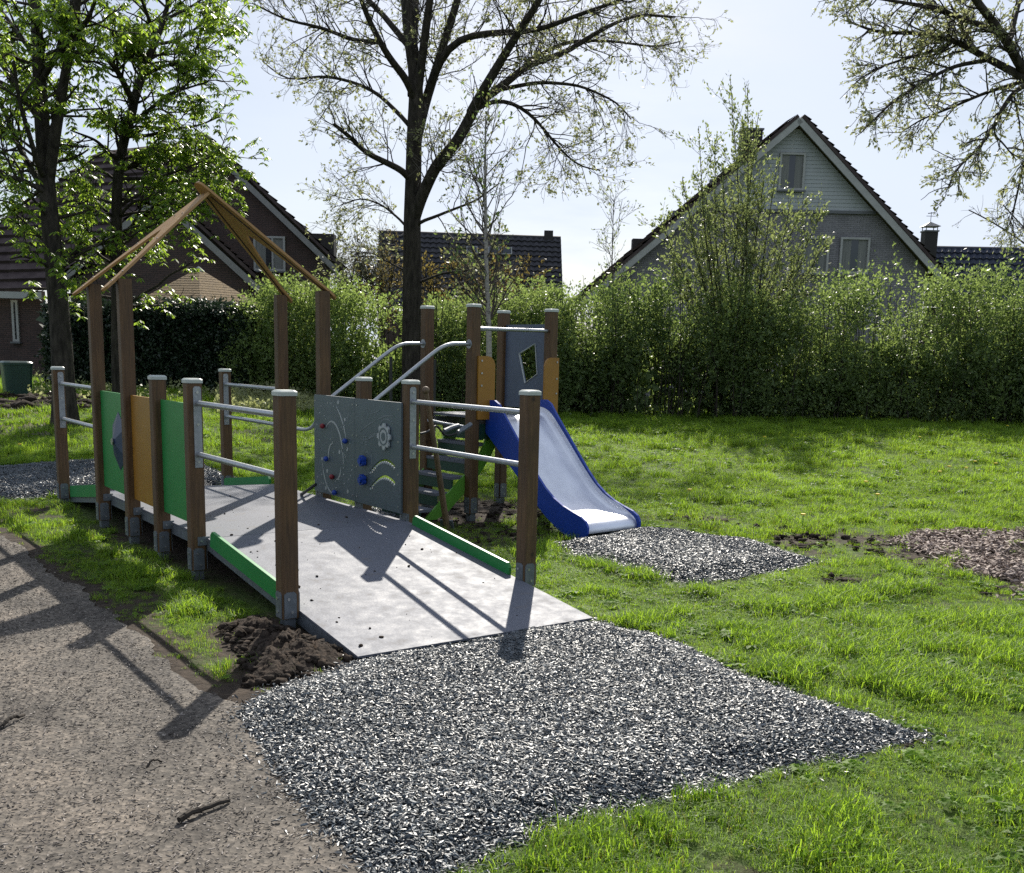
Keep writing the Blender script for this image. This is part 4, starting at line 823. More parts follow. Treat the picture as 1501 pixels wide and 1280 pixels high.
# chestnuts at the left
def palmate(C, size):
    n = len(C); Vs = []; yaw = rng.random(n) * 6.28; k5 = 6
    for k in range(k5):
        a = yaw + (k - 2.5) * 0.95 + rng.normal(0, 0.15, n); dr = -0.35 - 0.55 * rng.random(n); d = unit(np.stack([np.cos(a), np.sin(a), dr], 1)); w = unit(np.cross(d, np.array([0, 0, 1.0])) + rng.normal(size=(n, 3)) * 0.25); s = (size * (0.55 + 0.6 * rng.random(n)))[:, None]
        Vs.append(np.stack([C, C + d * s * 0.62 + w * s * 0.19, C + d * s + np.array([0, 0, -0.1]) * s, C + d * s * 0.62 - w * s * 0.19], 1))
    V = np.stack(Vs, 1).reshape(-1, 3); return V, np.arange(len(V)).reshape(-1, 4), np.repeat(np.clip(rng.random(n * k5) * 0.6 + np.repeat(rng.random(n), k5) * 0.4, 0, 1), 4)
def chestnut(label, D0, bpx, trunk_px, r0, r1, limbs, leaves, n2, n3):
    b0 = onground(at(*bpx, D0)); t_ = thing('chestnut_tree', tuple(b0), label, 'tree'); T = batch([([b0 - [0, 0, 0.2], b0 + [0, 0, 0.1]] + [at(x, y, D0) for x, y in trunk_px], r0, r1)], 34); T[1][0, :4] *= [1.4, 1.25, 1.12, 1.04]
    wood_obj('trunk', [(*T, 12)], 'bark', t_); a = batch(limbs, 16); b2 = sprout(*a, n2, 1.0, (35, 70), 0.2, 1, 7, 0.15, 0.02, 0.5, 0.010, 0.4, maxr=0.022); tb = sprout(T[0][:, 12:], T[1][:, 12:], n2 // 5, 1.4, (50, 85), 0.0, 1, 7, 0.14, 0.03, 0.3, 0.012, 0.4, maxr=0.03)
    b2 = (np.concatenate([b2[0], tb[0]]), np.concatenate([b2[1], tb[1]])); b3 = sprout(*b2, n3, 0.5, (30, 60), 0.2, 1, 5, 0.2, 0.0, 0.5, 0.007, 0.6, maxr=0.01)
    wood_obj('limbs', [(*a, 8), (*b2, 4), (*b3, 3)], 'bark', t_); p, d = on_twigs(b3[0], leaves, 0.3, 0.05); foliage('leaves', [palmate(p, 0.118)], 'chestnutleaf', t_)
D1 = 16.5
chestnut('thick dark trunked leafy chestnut leftmost of the two at the left, beside the green bin', D1, (92, 545), [(90, 500), (86, 450), (80, 390), (74, 330), (70, 280), (66, 235), (62, 190), (58, 120), (54, 40), (50, -60)], 0.19, 0.07,
    [lim([(72, 262), (80, 205), (95, 110), (108, 50), (118, -40)], D1, 0.09, 0.05, -0.8), lim([(64, 278), (55, 262), (36, 232), (21, 201), (5, 160), (-20, 120)], D1, 0.06, 0.02, 1.0), lim([(66, 262), (57, 247), (44, 201), (28, 150), (20, 90)], D1, 0.05, 0.02, -1.2), lim([(72, 284), (59, 278), (33, 263), (0, 258), (-40, 262)], D1, 0.045, 0.015, -0.6),
     lim([(62, 180), (20, 120), (-20, 60), (-60, 20)], D1, 0.06, 0.02, 0.6), lim([(60, 120), (90, 70), (130, 30), (150, -30)], D1, 0.05, 0.02, -1.5), lim([(58, 90), (20, 40), (-10, 0)], D1, 0.05, 0.02, 1.5), lim([(84, 400), (60, 385), (35, 375), (15, 380)], D1, 0.03, 0.01, -0.6), lim([(82, 400), (110, 380), (130, 385)], D1, 0.02, 0.01, -0.4), lim([(70, 270), (20, 310), (-10, 320)], D1, 0.03, 0.01, 1.0)], 2200, 130, 700)
D2 = 18.0
chestnut('slimmer leafy chestnut behind the tall bridge posts, right of the thicker one', D2, (173, 560), [(172, 500), (172, 430), (171, 350), (171, 290), (173, 255), (181, 205), (196, 160), (197, 144)], 0.12, 0.075,
    [lim([(196, 150), (206, 116), (227, 64), (240, 31), (255, -30)], D2, 0.075, 0.03, 0.8), lim([(196, 150), (191, 142), (175, 108), (160, 88), (124, 64), (100, 39)], D2, 0.06, 0.02, -1.2), lim([(197, 178), (204, 173), (227, 155), (243, 139), (275, 129), (305, 120)], D2, 0.04, 0.012, -0.8), lim([(172, 255), (182, 247), (219, 237), (258, 232), (300, 228)], D2, 0.045, 0.012, 0.8),
     lim([(172, 235), (160, 224), (140, 205), (103, 191)], D2, 0.04, 0.012, -0.8), lim([(171, 320), (195, 295), (230, 290), (255, 300)], D2, 0.03, 0.01, -0.8), lim([(225, 66), (260, 60), (290, 40), (315, 20)], D2, 0.03, 0.012, 1.0), lim([(210, 110), (245, 95), (280, 90), (300, 80)], D2, 0.035, 0.012, -1.0), lim([(230, 60), (215, 20), (200, -20)], D2, 0.04, 0.015, -1), lim([(183, 200), (215, 200), (250, 190), (290, 185), (325, 170)], D2, 0.035, 0.01, 0.4), lim([(171, 305), (215, 278), (265, 262), (322, 252)], D2, 0.03, 0.01, 0.5), lim([(172, 290), (225, 300), (280, 305), (325, 298)], D2, 0.03, 0.01, -0.4), lim([(172, 262), (230, 262), (290, 240), (335, 215)], D2, 0.03, 0.01, 0.2), lim([(172, 300), (140, 290), (115, 300)], D2, 0.03, 0.01, 0.6), lim([(240, 30), (280, 10), (310, -10)], D2, 0.03, 0.01, 0.3)], 3200, 180, 1000)
# oak overhanging from the right
D0 = 14.5; b0 = onground(at(1720, 640, D0)); ro = thing('oak_tree', tuple(b0), 'budding oak whose branches hang in over the right house from the top right corner', 'tree')
T = batch([([b0 - [0, 0, 0.2], b0 + [0, 0, 0.2]] + [at(x, y, D0) for x, y in ((1715, 500), (1705, 350), (1690, 200), (1670, 60), (1660, -100))], 0.26, 0.13)], 26); wood_obj('trunk', [(*T, 12)], 'bark', ro)
LI = [lim([(1690, 230), (1600, 170), (1540, 135), (1501, 113), (1475, 54), (1440, 15), (1410, -30)], D0, 0.09, 0.04, -1.0), lim([(1505, 116), (1462, 93), (1439, 82), (1402, 59), (1369, 52), (1340, 47), (1290, 50), (1240, 30)], D0, 0.055, 0.012, 0.6, -0.5), lim([(1530, 128), (1501, 121), (1476, 146), (1453, 194), (1425, 228), (1402, 245), (1390, 275)], D0, 0.04, 0.01, -0.8, -0.4),
      lim([(1505, 118), (1470, 128), (1439, 138), (1397, 157), (1350, 175), (1320, 195)], D0, 0.028, 0.008, 0.8, -0.4), lim([(1448, 88), (1425, 92), (1397, 97), (1357, 118), (1312, 146), (1284, 172), (1262, 195)], D0, 0.03, 0.008, -0.6, -0.3), lim([(1470, 50), (1420, 30), (1360, 10), (1300, 0), (1240, -10)], D0, 0.04, 0.012, 0.8, -0.7), lim([(1480, 60), (1490, 20), (1501, -20)], D0, 0.035, 0.015, 0.5, -0.7), lim([(1540, 140), (1520, 190), (1500, 240), (1490, 290), (1480, 330)], D0, 0.03, 0.008, 0.4, -0.4), lim([(1402, 59), (1370, 75), (1330, 85), (1285, 100), (1255, 120)], D0, 0.025, 0.008, -0.5), lim([(1440, 85), (1420, 60), (1400, 20), (1380, -20)], D0, 0.03, 0.01, 1), lim([(1453, 194), (1470, 210), (1490, 235)], D0, 0.015, 0.006, 0.2, -0.4)]
l1 = batch(LI, 18); l2 = sprout(*l1, 260, 0.62, (30, 70), 0.22, 1, 7, 0.18, -0.03, 0.5, 0.007, 0.45, maxr=0.014); l3 = sprout(*l2, 1500, 0.30, (25, 60), 0.2, 1, 5, 0.2, -0.03, 0.55, 0.004, 0.6, maxr=0.007)
wood_obj('limbs', [(*l1, 8), (*l2, 4)], 'bark', ro); wood_obj('twigs', [(*l3, 3)], 'twig', ro); p, d = on_twigs(l3[0], 10500, 0.2, 0.012); foliage('leaves', [leafquads(p, 0.048, d, 0.5, 1.0)], 'oakleaf', ro)
# thin bare tree at the right edge, sapling left of the white house, far trees
def thin_tree(label, D0, bpx, stems, n2, n3, leaves, lsz, lm, bark='bark2', L2=0.9, L3=0.45, r=0.03, up=0.06, name='sapling_tree', r3=0.005):
    b0 = onground(at(*bpx, D0)); t_ = thing(name, tuple(b0), label, 'tree'); a = batch([([b0 - [0, 0, 0.1]] + [at(x, y, D0 + rng.normal(0, 0.15)) for x, y in s], r, r * 0.3) for s in stems], 20); b2 = sprout(*a, n2, L2, (25, 55), 0.3, 1, 7, 0.12, up, 0.5, 0.007, 0.4, maxr=r * 0.5); b3 = sprout(*b2, n3, L3, (25, 55), 0.2, 1, 5, 0.15, up * 0.5, 0.5, r3, 0.6, maxr=0.008)
    wood_obj('trunk', [(*a, 6)], bark, t_); wood_obj('branches', [(*b2, 3), (*b3, 3)], bark, t_)
    if leaves: p, d = on_twigs(b3[0], leaves, 0.2, 0.03); foliage('leaves', [leafquads(p, lsz, d, 0.5)], lm, t_)
thin_tree('bare twiggy tree reaching in at the right edge above the dark tiled roof', 28, (1620, 560), [[(1600, 480), (1560, 400), (1500, 355), (1455, 325), (1420, 308)], [(1600, 450), (1540, 370), (1501, 335), (1470, 300)]], 60, 260, 300, 0.06, 'oakleaf', r=0.05, L2=1.1)
thin_tree('slender sapling with upright twigs left of the white gabled house', 24, (897, 560), [[(898, 480), (897, 400), (898, 340), (900, 292)]], 46, 180, 420, 0.06, 'willowleaf', r=0.022, L2=0.8, up=0.12)
thin_tree('pale budding tree far off between the brick house and the oak', 48, (500, 480), [[(500, 440), (495, 400), (490, 370)], [(510, 440), (520, 390), (525, 360)], [(530, 440), (545, 400), (550, 380)]], 220, 1300, 2600, 0.16, 'paleleaf', r=0.06, L2=1.5, L3=0.7, r3=0.012)
thin_tree('yellow leaved tree in front of the middle house, seen between oak and birch', 42, (700, 500), [[(690, 450), (680, 420), (672, 400)], [(710, 450), (725, 415), (735, 395)], [(640, 450), (625, 420), (612, 398)], [(760, 450), (775, 420), (780, 405)]], 160, 900, 2600, 0.15, 'yellowleaf', bark='bark', r=0.06, L2=1.6, L3=0.7, r3=0.012)
thin_tree('loose budding tree standing before the left half of the middle house', 38, (560, 500), [[(565, 450), (575, 410), (580, 370), (575, 350)], [(555, 450), (560, 420), (558, 395)]], 90, 420, 900, 0.11, 'yellowleaf', bark='bark', r=0.05, L2=1.3, L3=0.6)
# tall upright shrub before the white house
D0 = 22.9; wb = onground(at(1078, 590, D0)); wi = thing('willow_shrub', tuple(wb), 'tall many stemmed shrub rising above the hedge in front of the white gabled house', 'shrub')
st = []
for bx, tx, ty in ((1060, 1024, 185), (1050, 1000, 262), (1075, 1070, 110), (1085, 1096, 128), (1090, 1112, 165), (1095, 1140, 235), (1100, 1160, 290), (1105, 1185, 285), (1110, 1210, 300), (1045, 966, 318), (1060, 1048, 205), (1112, 1212, 352), (1070, 1060, 240), (1085, 1120, 260), (1095, 1150, 330), (1040, 985, 350), (1050, 1010, 330), (1080, 1090, 300), (1100, 1180, 380), (1065, 1035, 290)):
    o_ = rng.normal(0, 0.45); st.append(([onground(at(bx, 590, D0)) + FW * o_ * 0.3, at(bx + (tx - bx) * 0.22 + rng.normal(0, 5), 470, D0 + o_ * 0.5), at(bx + (tx - bx) * 0.62 + rng.normal(0, 6), 470 - (470 - ty) * 0.5, D0 + o_), at(tx, ty, D0 + o_)], 0.026, 0.006))
a = batch(st, 26); b2 = sprout(*a, 480, 1.0, (25, 62), 0.42, 0.95, 8, 0.07, 0.10, 0.45, 0.005, 0.5, maxr=0.009); b3 = sprout(*b2, 500, 0.3, (20, 45), 0.2, 1, 5, 0.1, 0.06, 0.6, 0.004, 0.7, maxr=0.006)
wood_obj('stems', [(*a, 6), (*b2, 3), (*b3, 3)], 'bark', wi)
p1_, d1_ = on_twigs(a[0], 2600, 0.5, 0.03); p2_, d2_ = on_twigs(b2[0], 6600, 0.1, 0.03); p3_, d3_ = on_twigs(b3[0], 4200, 0.1, 0.03)
foliage('leaves', [leafquads(np.vstack([p1_, p2_, p3_]), 0.075, np.vstack([d1_, d2_, d3_]), 0.5, 1.0)], 'willowleaf', wi)

# ------------------------------------------------------------------ hedges
def hedge(name, label, cat, px, tops, D, thick, nspr, lsz, mat, per=11, stems=60, spr_len=0.45, core=4000, ragged=0.35, bark='bark', D_=None, base_py=None, core_sz=0.22, fuzz=0.25, core_mat=None, clip=False):
    xs_ = np.array([a for a, b in zip(px, tops)], float); ts = np.array(tops, float); mid = at((px[0] + px[-1]) / 2, 560, D); h_ = thing(name, tuple(onground(mid)), label, cat)
    def vol(n, z0=0.0, z1=1.0, pw=1.0):
        x = rng.uniform(px[0], px[-1], n); Dd = np.interp(x, [px[0], px[-1]], [D, D_ or D]); tpx = np.interp(x, xs_, ts); dep = rng.random(n) ** 1.3 * thick
        P = np.array([at(a, b, c) for a, b, c in zip(x, tpx, Dd)]); lat = (P - CAM) @ RT; top = P[:, 2] - ragged * (fbm(lat, dep, 0.8) * 1.1 + 0.7 * (fbm(lat, dep, 3.3)) - 0.50)
        P = P + FW * dep[:, None]; gr = ground(P[:, 0], P[:, 1]); f = z0 + (z1 - z0) * rng.random(n) ** pw
        if not clip: 
            bul = 0.7 * thick * (1 - np.abs(2 * f - 0.9)) * (fbm(lat, f * 3, 0.9) - 0.35); P = P - FW * bul[:, None]
        P[:, 2] = gr + 0.02 + (top - gr) * f; return P
    S = vol(nspr, 0.0, 1.0, 1.12 if not clip else 1.0)
    if not clip:
        lt = (S - CAM) @ RT; cl_ = fbm(lt + 7, S[:, 2] * 0.9, 0.75) * 0.6 + fbm(lt, S[:, 2], 2.3) * 0.4; S = S[rng.random(len(S)) < smooth((cl_ - (np.where(np.abs(lt - 5.5) < 3.2, 0.36, 0.28) if px[-1] > 1000 else 0.26)) / 0.22)]; nspr = len(S)
    dirs = unit(rng.normal(size=(nspr, 3)) * (0.5 if not clip else 0.9) + np.array([0, 0, 0.85 if not clip else 0.15]) - FW * 0.22); ln = spr_len * (0.5 + rng.random(nspr))
    t = rng.random((nspr, per)); C = S[:, None, :] + dirs[:, None, :] * (t * ln[:, None])[:, :, None] + rng.normal(size=(nspr, per, 3)) * 0.025; C = C.reshape(-1, 3); dl = np.repeat(dirs, per, 0)
    foliage('leaves', [leafquads(C, lsz, dl, 0.55, 1.5)], mat, h_)
    if core:
        q = vol(core, 0.0, 0.58 if not clip else 0.86) + FW * 0.25; foliage('sun_block_leaves', [leafquads(q, core_sz, None, 0.8)], core_mat or mat, h_)  # oversized leaves added inside the hedge to block sun and darken its base
    if stems:
        q = vol(stems, 0, 0.02); tp = vol(stems, 0.75, 1.05); tp2 = q.copy(); tp2[:, 2] = tp[:, 2]; tp2[:, :2] += rng.normal(0, 0.25, (stems, 2)); md = (q + tp2) / 2 + rng.normal(0, 0.06, (stems, 3)); P = np.stack([resample([a, b, c], 7) for a, b, c in zip(q, md, tp2)]); Rr = np.linspace(0.016, 0.005, 7)[None, :] * (0.6 + 0.8 * rng.random(stems))[:, None]
        wood_obj('stems', [(P, Rr, 4)], bark, h_)
    return h_
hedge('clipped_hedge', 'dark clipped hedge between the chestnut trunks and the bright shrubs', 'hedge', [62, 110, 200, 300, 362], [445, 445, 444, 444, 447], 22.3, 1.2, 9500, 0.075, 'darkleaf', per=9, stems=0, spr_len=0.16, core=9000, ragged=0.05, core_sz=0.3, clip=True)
hedge('bright_shrub', 'bright green loose shrub between the clipped hedge and the oak trunk', 'shrub', [338, 360, 400, 450, 500, 560, 600], [470, 440, 415, 420, 412, 440, 452], 22.4, 1.3, 5200, 0.07, 'brightleaf', per=10, stems=60, core=1300, ragged=0.45)
hedge('leafy_shrub', 'mid green leafy shrubs behind the slide tower, between oak and right hedge', 'shrub', [590, 640, 690, 720, 770, 800, 840], [462, 450, 452, 440, 424, 420, 455], 22.3, 1.4, 5600, 0.066, 'hedgeleaf', per=10, stems=70, core=1500, ragged=0.45)
hedge('leafy_shrub', 'paler loose shrub filling the gap between the slide tower and the white house roof edge', 'shrub', [800, 830, 860, 890, 920], [462, 446, 436, 440, 450], 23.9, 0.9, 1500, 0.08, 'brightleaf', per=9, stems=24, core=300, ragged=0.4)
hedge('wild_hedge', 'long wild hedge of young leaves along the back of the lawn at the right', 'hedge', [815, 850, 880, 960, 1030, 1120, 1200, 1250, 1330, 1400, 1460, 1560, 1640], [462, 440, 424, 410, 412, 408, 404, 394, 390, 396, 396, 404, 404], 22.0, 1.7, 22000, 0.076, 'hedgeleaf', per=9, stems=300, core=5200, ragged=1.25, D_=22.4, spr_len=0.6)

# ------------------------------------------------------------------ houses
def wall(name, loops, o, ax, ay, th, mat, parent):
    mb = MB().prism(loops, o, ax, ay, th); ob = mb.build(name, mat, parent); me = ob.data; uv = me.uv_layers.new(name='UVMap'); ax = np.array(ax); ay = np.array(ay); o = np.array(o)
    co = np.array([v.co[:] for v in me.vertices]) - o; U = np.stack([co @ ax, co @ ay], 1); U[:, 1] += 20; U[:, 0] += 50
    li = np.array([l.vertex_index for l in me.loops]); uv.data.foreach_set('uv', U[li].astype(np.float32).ravel()); return ob
def roof(parent, e0, e1, r1, r0, n, mat, cols=0, step=0.05, name='roof_tiles', separate=False, wave=0.03, sub=4):
    e0, e1, r0, r1 = (np.array(q, float) for q in (e0, e1, r0, r1)); nr = np.cross(e1 - e0, r0 - e0); nr /= np.linalg.norm(nr); nr = nr if nr[2] > 0 else -nr; allv = MB(); K = cols * sub + 1 if cols else 2
    for i in range(n):
        V = []
        for s, h in ((i / n, 0.0), (i / n, step), ((i + 1.02) / n, 0.004)):
            for j in range(K):
                t = j / (K - 1); w = wave * (0.5 + 0.5 * math.cos(2 * math.pi * j / sub)) if cols else 0; a = e0 + (r0 - e0) * s; b_ = e1 + (r1 - e1) * s; V.append(a + (b_ - a) * t + nr * (h + w))
        Fq = [(q * K + j, q * K + j + 1, (q + 1) * K + j + 1, (q + 1) * K + j) for q in range(2) for j in range(K - 1)]
        if separate: MB().add(V, Fq).build('tile_course', mat, parent)
        else: allv.add(V, Fq)
    if not separate: allv.build(name, mat, parent)
def house_frame(D): 
    o = CAM + FW * D; o[2] = 0; return o
def P2(px, py, D):
    p = at(px, py, D); return ((p - CAM) @ RT, p[2])
def window(parent, px0, py0, px1, py1, D, o, proud=0.05, mull=None, curtain=True, fw_=0.07):
    (x0, z1), (x1, z0) = P2(px0, py0, D), P2(px1, py1, D); oo = o - FW * proud; fr = MB()
    outer = [(x0, z0), (x1, z0), (x1, z1), (x0, z1)]; hole = [(x0 + fw_, z0 + fw_), (x0 + fw_, z1 - fw_), (x1 - fw_, z1 - fw_), (x1 - fw_, z0 + fw_)]
    fr.prism([outer, hole], oo, RT, UP, 0.08)
    if mull: fr.box(oo + RT * (x0 + (x1 - x0) * mull) + UP * (z0 + z1) / 2, (0.06, 0.07, z1 - z0 - 2 * fw_ + 0.002), (RT, FW, UP))
    f = fr.build('window', 'trim', parent); MB().box(oo + FW * 0.03 + RT * (x0 + x1) / 2 + UP * (z0 + z1) / 2, (x1 - x0 - fw_, 0.012, z1 - z0 - fw_), (RT, FW, UP)).build('pane', 'glass', f)
    MB().box(oo - FW * 0.05 + RT * (x0 + x1) / 2 + UP * (z0 - 0.03), (x1 - x0 + 0.1, 0.14, 0.05), (RT, FW, UP)).build('sill', 'lead', f)
    if curtain:
        mb = MB(); w = (x1 - x0 - 2 * fw_) * 0.36
        for xs2 in (x0 + fw_ + w * 0.5, x1 - fw_ - w * 0.5): mb.box(oo + FW * 0.022 + RT * xs2 + UP * (z0 + z1) / 2, (w, 0.006, z1 - z0 - 2 * fw_), (RT, FW, UP))
        mb.build('curtain', 'curtain', f)
    return f
# white gabled house
Dh = 36.0; ho = house_frame(Dh); zg = 0.3
wh = thing('gabled_house', tuple(ho + RT * P2(1150, 500, Dh)[0] + UP * zg), 'pale brick house with white boarded gable top behind the hedge at the right', 'house')
A = P2(1168, 178, Dh); Re = P2(1366, 398, Dh); Le = P2(862, 436, Dh)
def lx(z): return A[0] + (Le[0] - A[0]) * (A[1] - z) / (A[1] - Le[1])
def rx(z): return A[0] + (Re[0] - A[0]) * (A[1] - z) / (A[1] - Re[1])
zt = P2(1180, 308, Dh)[1]; ins = 0.12
wall('brick_wall', [[(lx(Le[1]) + 0.2, 0), (rx(Re[1]) - 0.2, 0), (rx(Re[1]) - 0.2, Re[1] + 0.02), (rx(zt) - 0.1, zt), (lx(zt) + 0.1, zt), (lx(Le[1]) + 0.2, Le[1] + 0.02)]], ho + FW * 0.15, RT, UP, 0.28, 'brick_grey', wh)
npk = 21; hz = (A[1] - 0.25 - zt) / npk
for i in range(npk):
    z0, z1 = zt + hz * i + 0.003, zt + hz * (i + 1) - 0.003; l0, r0_, l1_, r1_ = lx(z0) + 0.15, rx(z0) - 0.15, lx(z1) + 0.15, rx(z1) - 0.15
    if r1_ - l1_ < 0.1: continue
    n_ = np.array([0, 0.0]); a_, b_, c_, d_ = [ho + RT * x + UP * z + FW * f for x, z, f in ((l0, z0, -0.020), (r0_, z0, -0.020), (r1_, z1, -0.008), (l1_, z1, -0.008))]; bk = [q + FW * 0.05 for q in (a_, b_, c_, d_)]
    MB().add([a_, b_, c_, d_] + bk, [(0, 1, 2, 3), (7, 6, 5, 4), (0, 4, 5, 1), (1, 5, 6, 2), (2, 6, 7, 3), (3, 7, 4, 0)]).build('plank', 'siding', wh)
MB().box(ho - FW * 0.04 + RT * (lx(zt) + rx(zt)) / 2 + UP * (zt - 0.05), (rx(zt) - lx(zt) - 0.2, 0.08, 0.10), (RT, FW, UP)).build('trim_board', 'lead', wh)
def slope_slab(par, top, bot, o, f0, f1, th, name, mat, dz=0.0, ext=0.0, BK=None):
    BK = FW if BK is None else BK
    t_, b_ = np.array(top), np.array(bot); d = (b_ - t_) / np.linalg.norm(b_ - t_); nv = np.array([-d[1], d[0]]); nv = nv if nv[1] > 0 else -nv; b_ = b_ + d * ext
    q = [t_ + nv * dz, b_ + nv * dz, b_ + nv * (dz + th), t_ + nv * (dz + th)]
    V = [o + RT * x + UP * z + BK * f for f in (f0, f1) for x, z in q]
    return MB().add(V, [(0, 1, 2, 3), (7, 6, 5, 4), (0, 4, 5, 1), (1, 5, 6, 2), (2, 6, 7, 3), (3, 7, 4, 0)]).build(name, mat, par), [o + RT * x + UP * z for x, z in (q[2], q[3])]
BKr = unit(FW - RT * 0.03)
for bot, ext in ((Le, 1.6), (Re, 0.5)):
    slope_slab(wh, A, bot, ho, -0.42, -0.36, 0.21, 'bargeboard', 'trim', -0.15, ext * 0.9)
    s_, (eb, rt_) = slope_slab(wh, A, bot, ho, -0.44, 9.0, 0.10, 'roof', 'tile_brown', 0.065, ext, BKr)
    roof(wh, eb - BKr * 0.46, eb + BKr * 9.0, rt_ + BKr * 9.0, rt_ - BKr * 0.46, 26, 'tile_brown', 0, 0.07)
window(wh, 1143, 224, 1177, 280, Dh, ho, 0.06); window(wh, 1232, 348, 1271, 402, Dh, ho); window(wh, 1178, 347, 1212, 402, Dh, ho)
cz = P2(1101, 193, Dh + 3); ck = ho + FW * 3 + RT * cz[0]; chm = MB().box(ck + UP * (cz[1] - 0.9), (0.72, 0.6, 1.8), (RT, FW, UP)).build('chimney', 'brick_red', wh); MB().box(ck + UP * (cz[1] + 0.03), (0.8, 0.68, 0.06), (RT, FW, UP)).build('chimney_cap', 'lead', chm)
for px, py in ((988, 318), (1044, 272)):
    c = at(px, py, Dh + 1.5); v_ = MB().tube([c - UP * 0.5, c + UP * 0.12], 0.07, 8).build('vent_pipe', 'lead', wh); MB().tube([c + UP * 0.12, c + UP * 0.2], 0.11, 8).build('vent_cap', 'lead', v_)
c = at(938, 352, Dh + 5); MB().box(c - UP * 0.45, (0.6, 0.5, 0.95), (RT, FW, UP)).build('chimney', 'brick_red', wh)
# middle house
Dm = 58.0; mo = house_frame(Dm); mh = thing('roof_house', tuple(mo + RT * P2(690, 500, Dm)[0] + UP * 0.4), 'house with a broad dark tiled roof straight behind the oak, far back', 'house')
e0, e1, r1, r0 = at(549, 452, Dm - 1.5), at(826, 462, Dm - 1.5), at(822, 350, Dm + 2.5), at(556, 341, Dm + 2.5)
roof(mh, e0, e1, r1, r0, 15, 'tile_black', 30, 0.09, wave=0.08)
MB().tube([r0 + UP * 0.02, r1 + UP * 0.02], 0.12, 8).build('ridge', 'tile_black', mh)
xa, xb = (e0 - CAM) @ RT + 0.3, (e1 - CAM) @ RT - 0.3; wall('brick_wall', [[(xa, 0), (xb, 0), (xb, e0[2] - 0.1), (xa, e0[2] - 0.1)]], mo - FW * 1.0, RT, UP, 0.3, 'brick_red', mh)
wall('brick_wall', [[(0, 0), (7.4, 0), (7.4, e0[2] - 0.1), (3.7, r0[2] - 0.3), (0, e0[2] - 0.1)]], mo - FW * 1.0 + RT * (xa + 0.05), FW, UP, 0.25, 'brick_red', mh)
wall('brick_wall', [[(0, 0), (7.4, 0), (7.4, e0[2] - 0.1), (3.7, r0[2] - 0.3), (0, e0[2] - 0.1)]], mo - FW * 1.0 + RT * (xb - 0.05), FW, UP, 0.25, 'brick_red', mh)
for x0, x1 in ((684, 700), (716, 732), (735, 750)):
    a_ = at(x0, 367, Dm + 1.5); b_ = at(x1, 367, Dm + 1.5); sl_ = (r0 - e0) / np.linalg.norm(r0 - e0); nn = np.cross(RT, sl_); c = e0 + (r0 - e0) * 0.76; c = c + RT * (((a_ + b_) / 2 - c) @ RT)
    sk = MB().box(c + nn * 0.13, (0.62, 0.55, 0.10), (RT, sl_, nn)).build('skylight', 'trim', mh); MB().box(c + nn * 0.19, (0.52, 0.45, 0.02), (RT, sl_, nn)).build('pane', 'glass', sk)
c = at(804, 348, Dm + 2.5); MB().box(c, (0.5, 0.5, 0.7), (RT, FW, UP)).build('chimney', 'brick_red', mh)
# dark roofed house at the right edge
Dr = 46.0; ro_ = house_frame(Dr); rh = thing('dark_house', tuple(ro_ + RT * P2(1450, 500, Dr)[0]), 'low house with blue black tiles and a capped chimney at the right edge', 'house')
e0, e1, r1, r0 = at(1352, 450, Dr - 1.5), at(1700, 456, Dr - 1.5), at(1700, 370, Dr + 1.8), at(1362, 364, Dr + 1.8); roof(rh, e0, e1, r1, r0, 10, 'tile_blue', 36, 0.08, wave=0.07)
MB().tube([r0, r1], 0.11, 8).build('ridge', 'tile_blue', rh)
xa, xb = (e0 - CAM) @ RT + 0.3, (e1 - CAM) @ RT; wall('brick_wall', [[(xa, 0), (xb, 0), (xb, e0[2]), (xa, e0[2])]], ro_ - FW * 1.0, RT, UP, 0.3, 'brick_red', rh)
c = at(1360, 372, Dr); ch_ = MB().box(c + UP * 0.15, (0.55, 0.5, 1.5), (RT, FW, UP)).build('chimney', 'brick_red', rh)
MB().box(c + UP * 0.93, (0.62, 0.57, 0.06), (RT, FW, UP)).build('chimney_cap', 'lead', ch_)
mb = MB(); t0 = c + UP * 1.12; mb.add([t0 + RT * a * 0.36 + FW * b_ * 0.33 for a, b_ in ((-1, -1), (1, -1), (1, 1), (-1, 1))] + [t0 + UP * 0.22], [(0, 1, 4), (1, 2, 4), (2, 3, 4), (3, 0, 4), (3, 2, 1, 0)])
for a, b_ in ((-1, -1), (1, -1), (1, 1), (-1, 1)): mb.box(t0 + RT * a * 0.24 + FW * b_ * 0.22 - UP * 0.08, (0.03, 0.03, 0.18), (RT, FW, UP))
mb.build('rain_hood', 'lead', ch_)
MB().tube([t0 + UP * 0.2, t0 + UP * 0.62], 0.014, 6).tube([t0 + UP * 0.45 - RT * 0.2, t0 + UP * 0.45 + RT * 0.2], 0.012, 6).tube([t0 + UP * 0.56 - RT * 0.14, t0 + UP * 0.60 + RT * 0.16], 0.02, 6).build('weather_vane', 'lead', ch_)
# brown brick house at the left
Dl = 31.0; lo_ = house_frame(Dl); lh = thing('brick_house', tuple(lo_ + RT * P2(200, 500, Dl)[0] + UP * 0.7), 'brown brick house with steep tiled gables behind the chestnuts at the left', 'house')
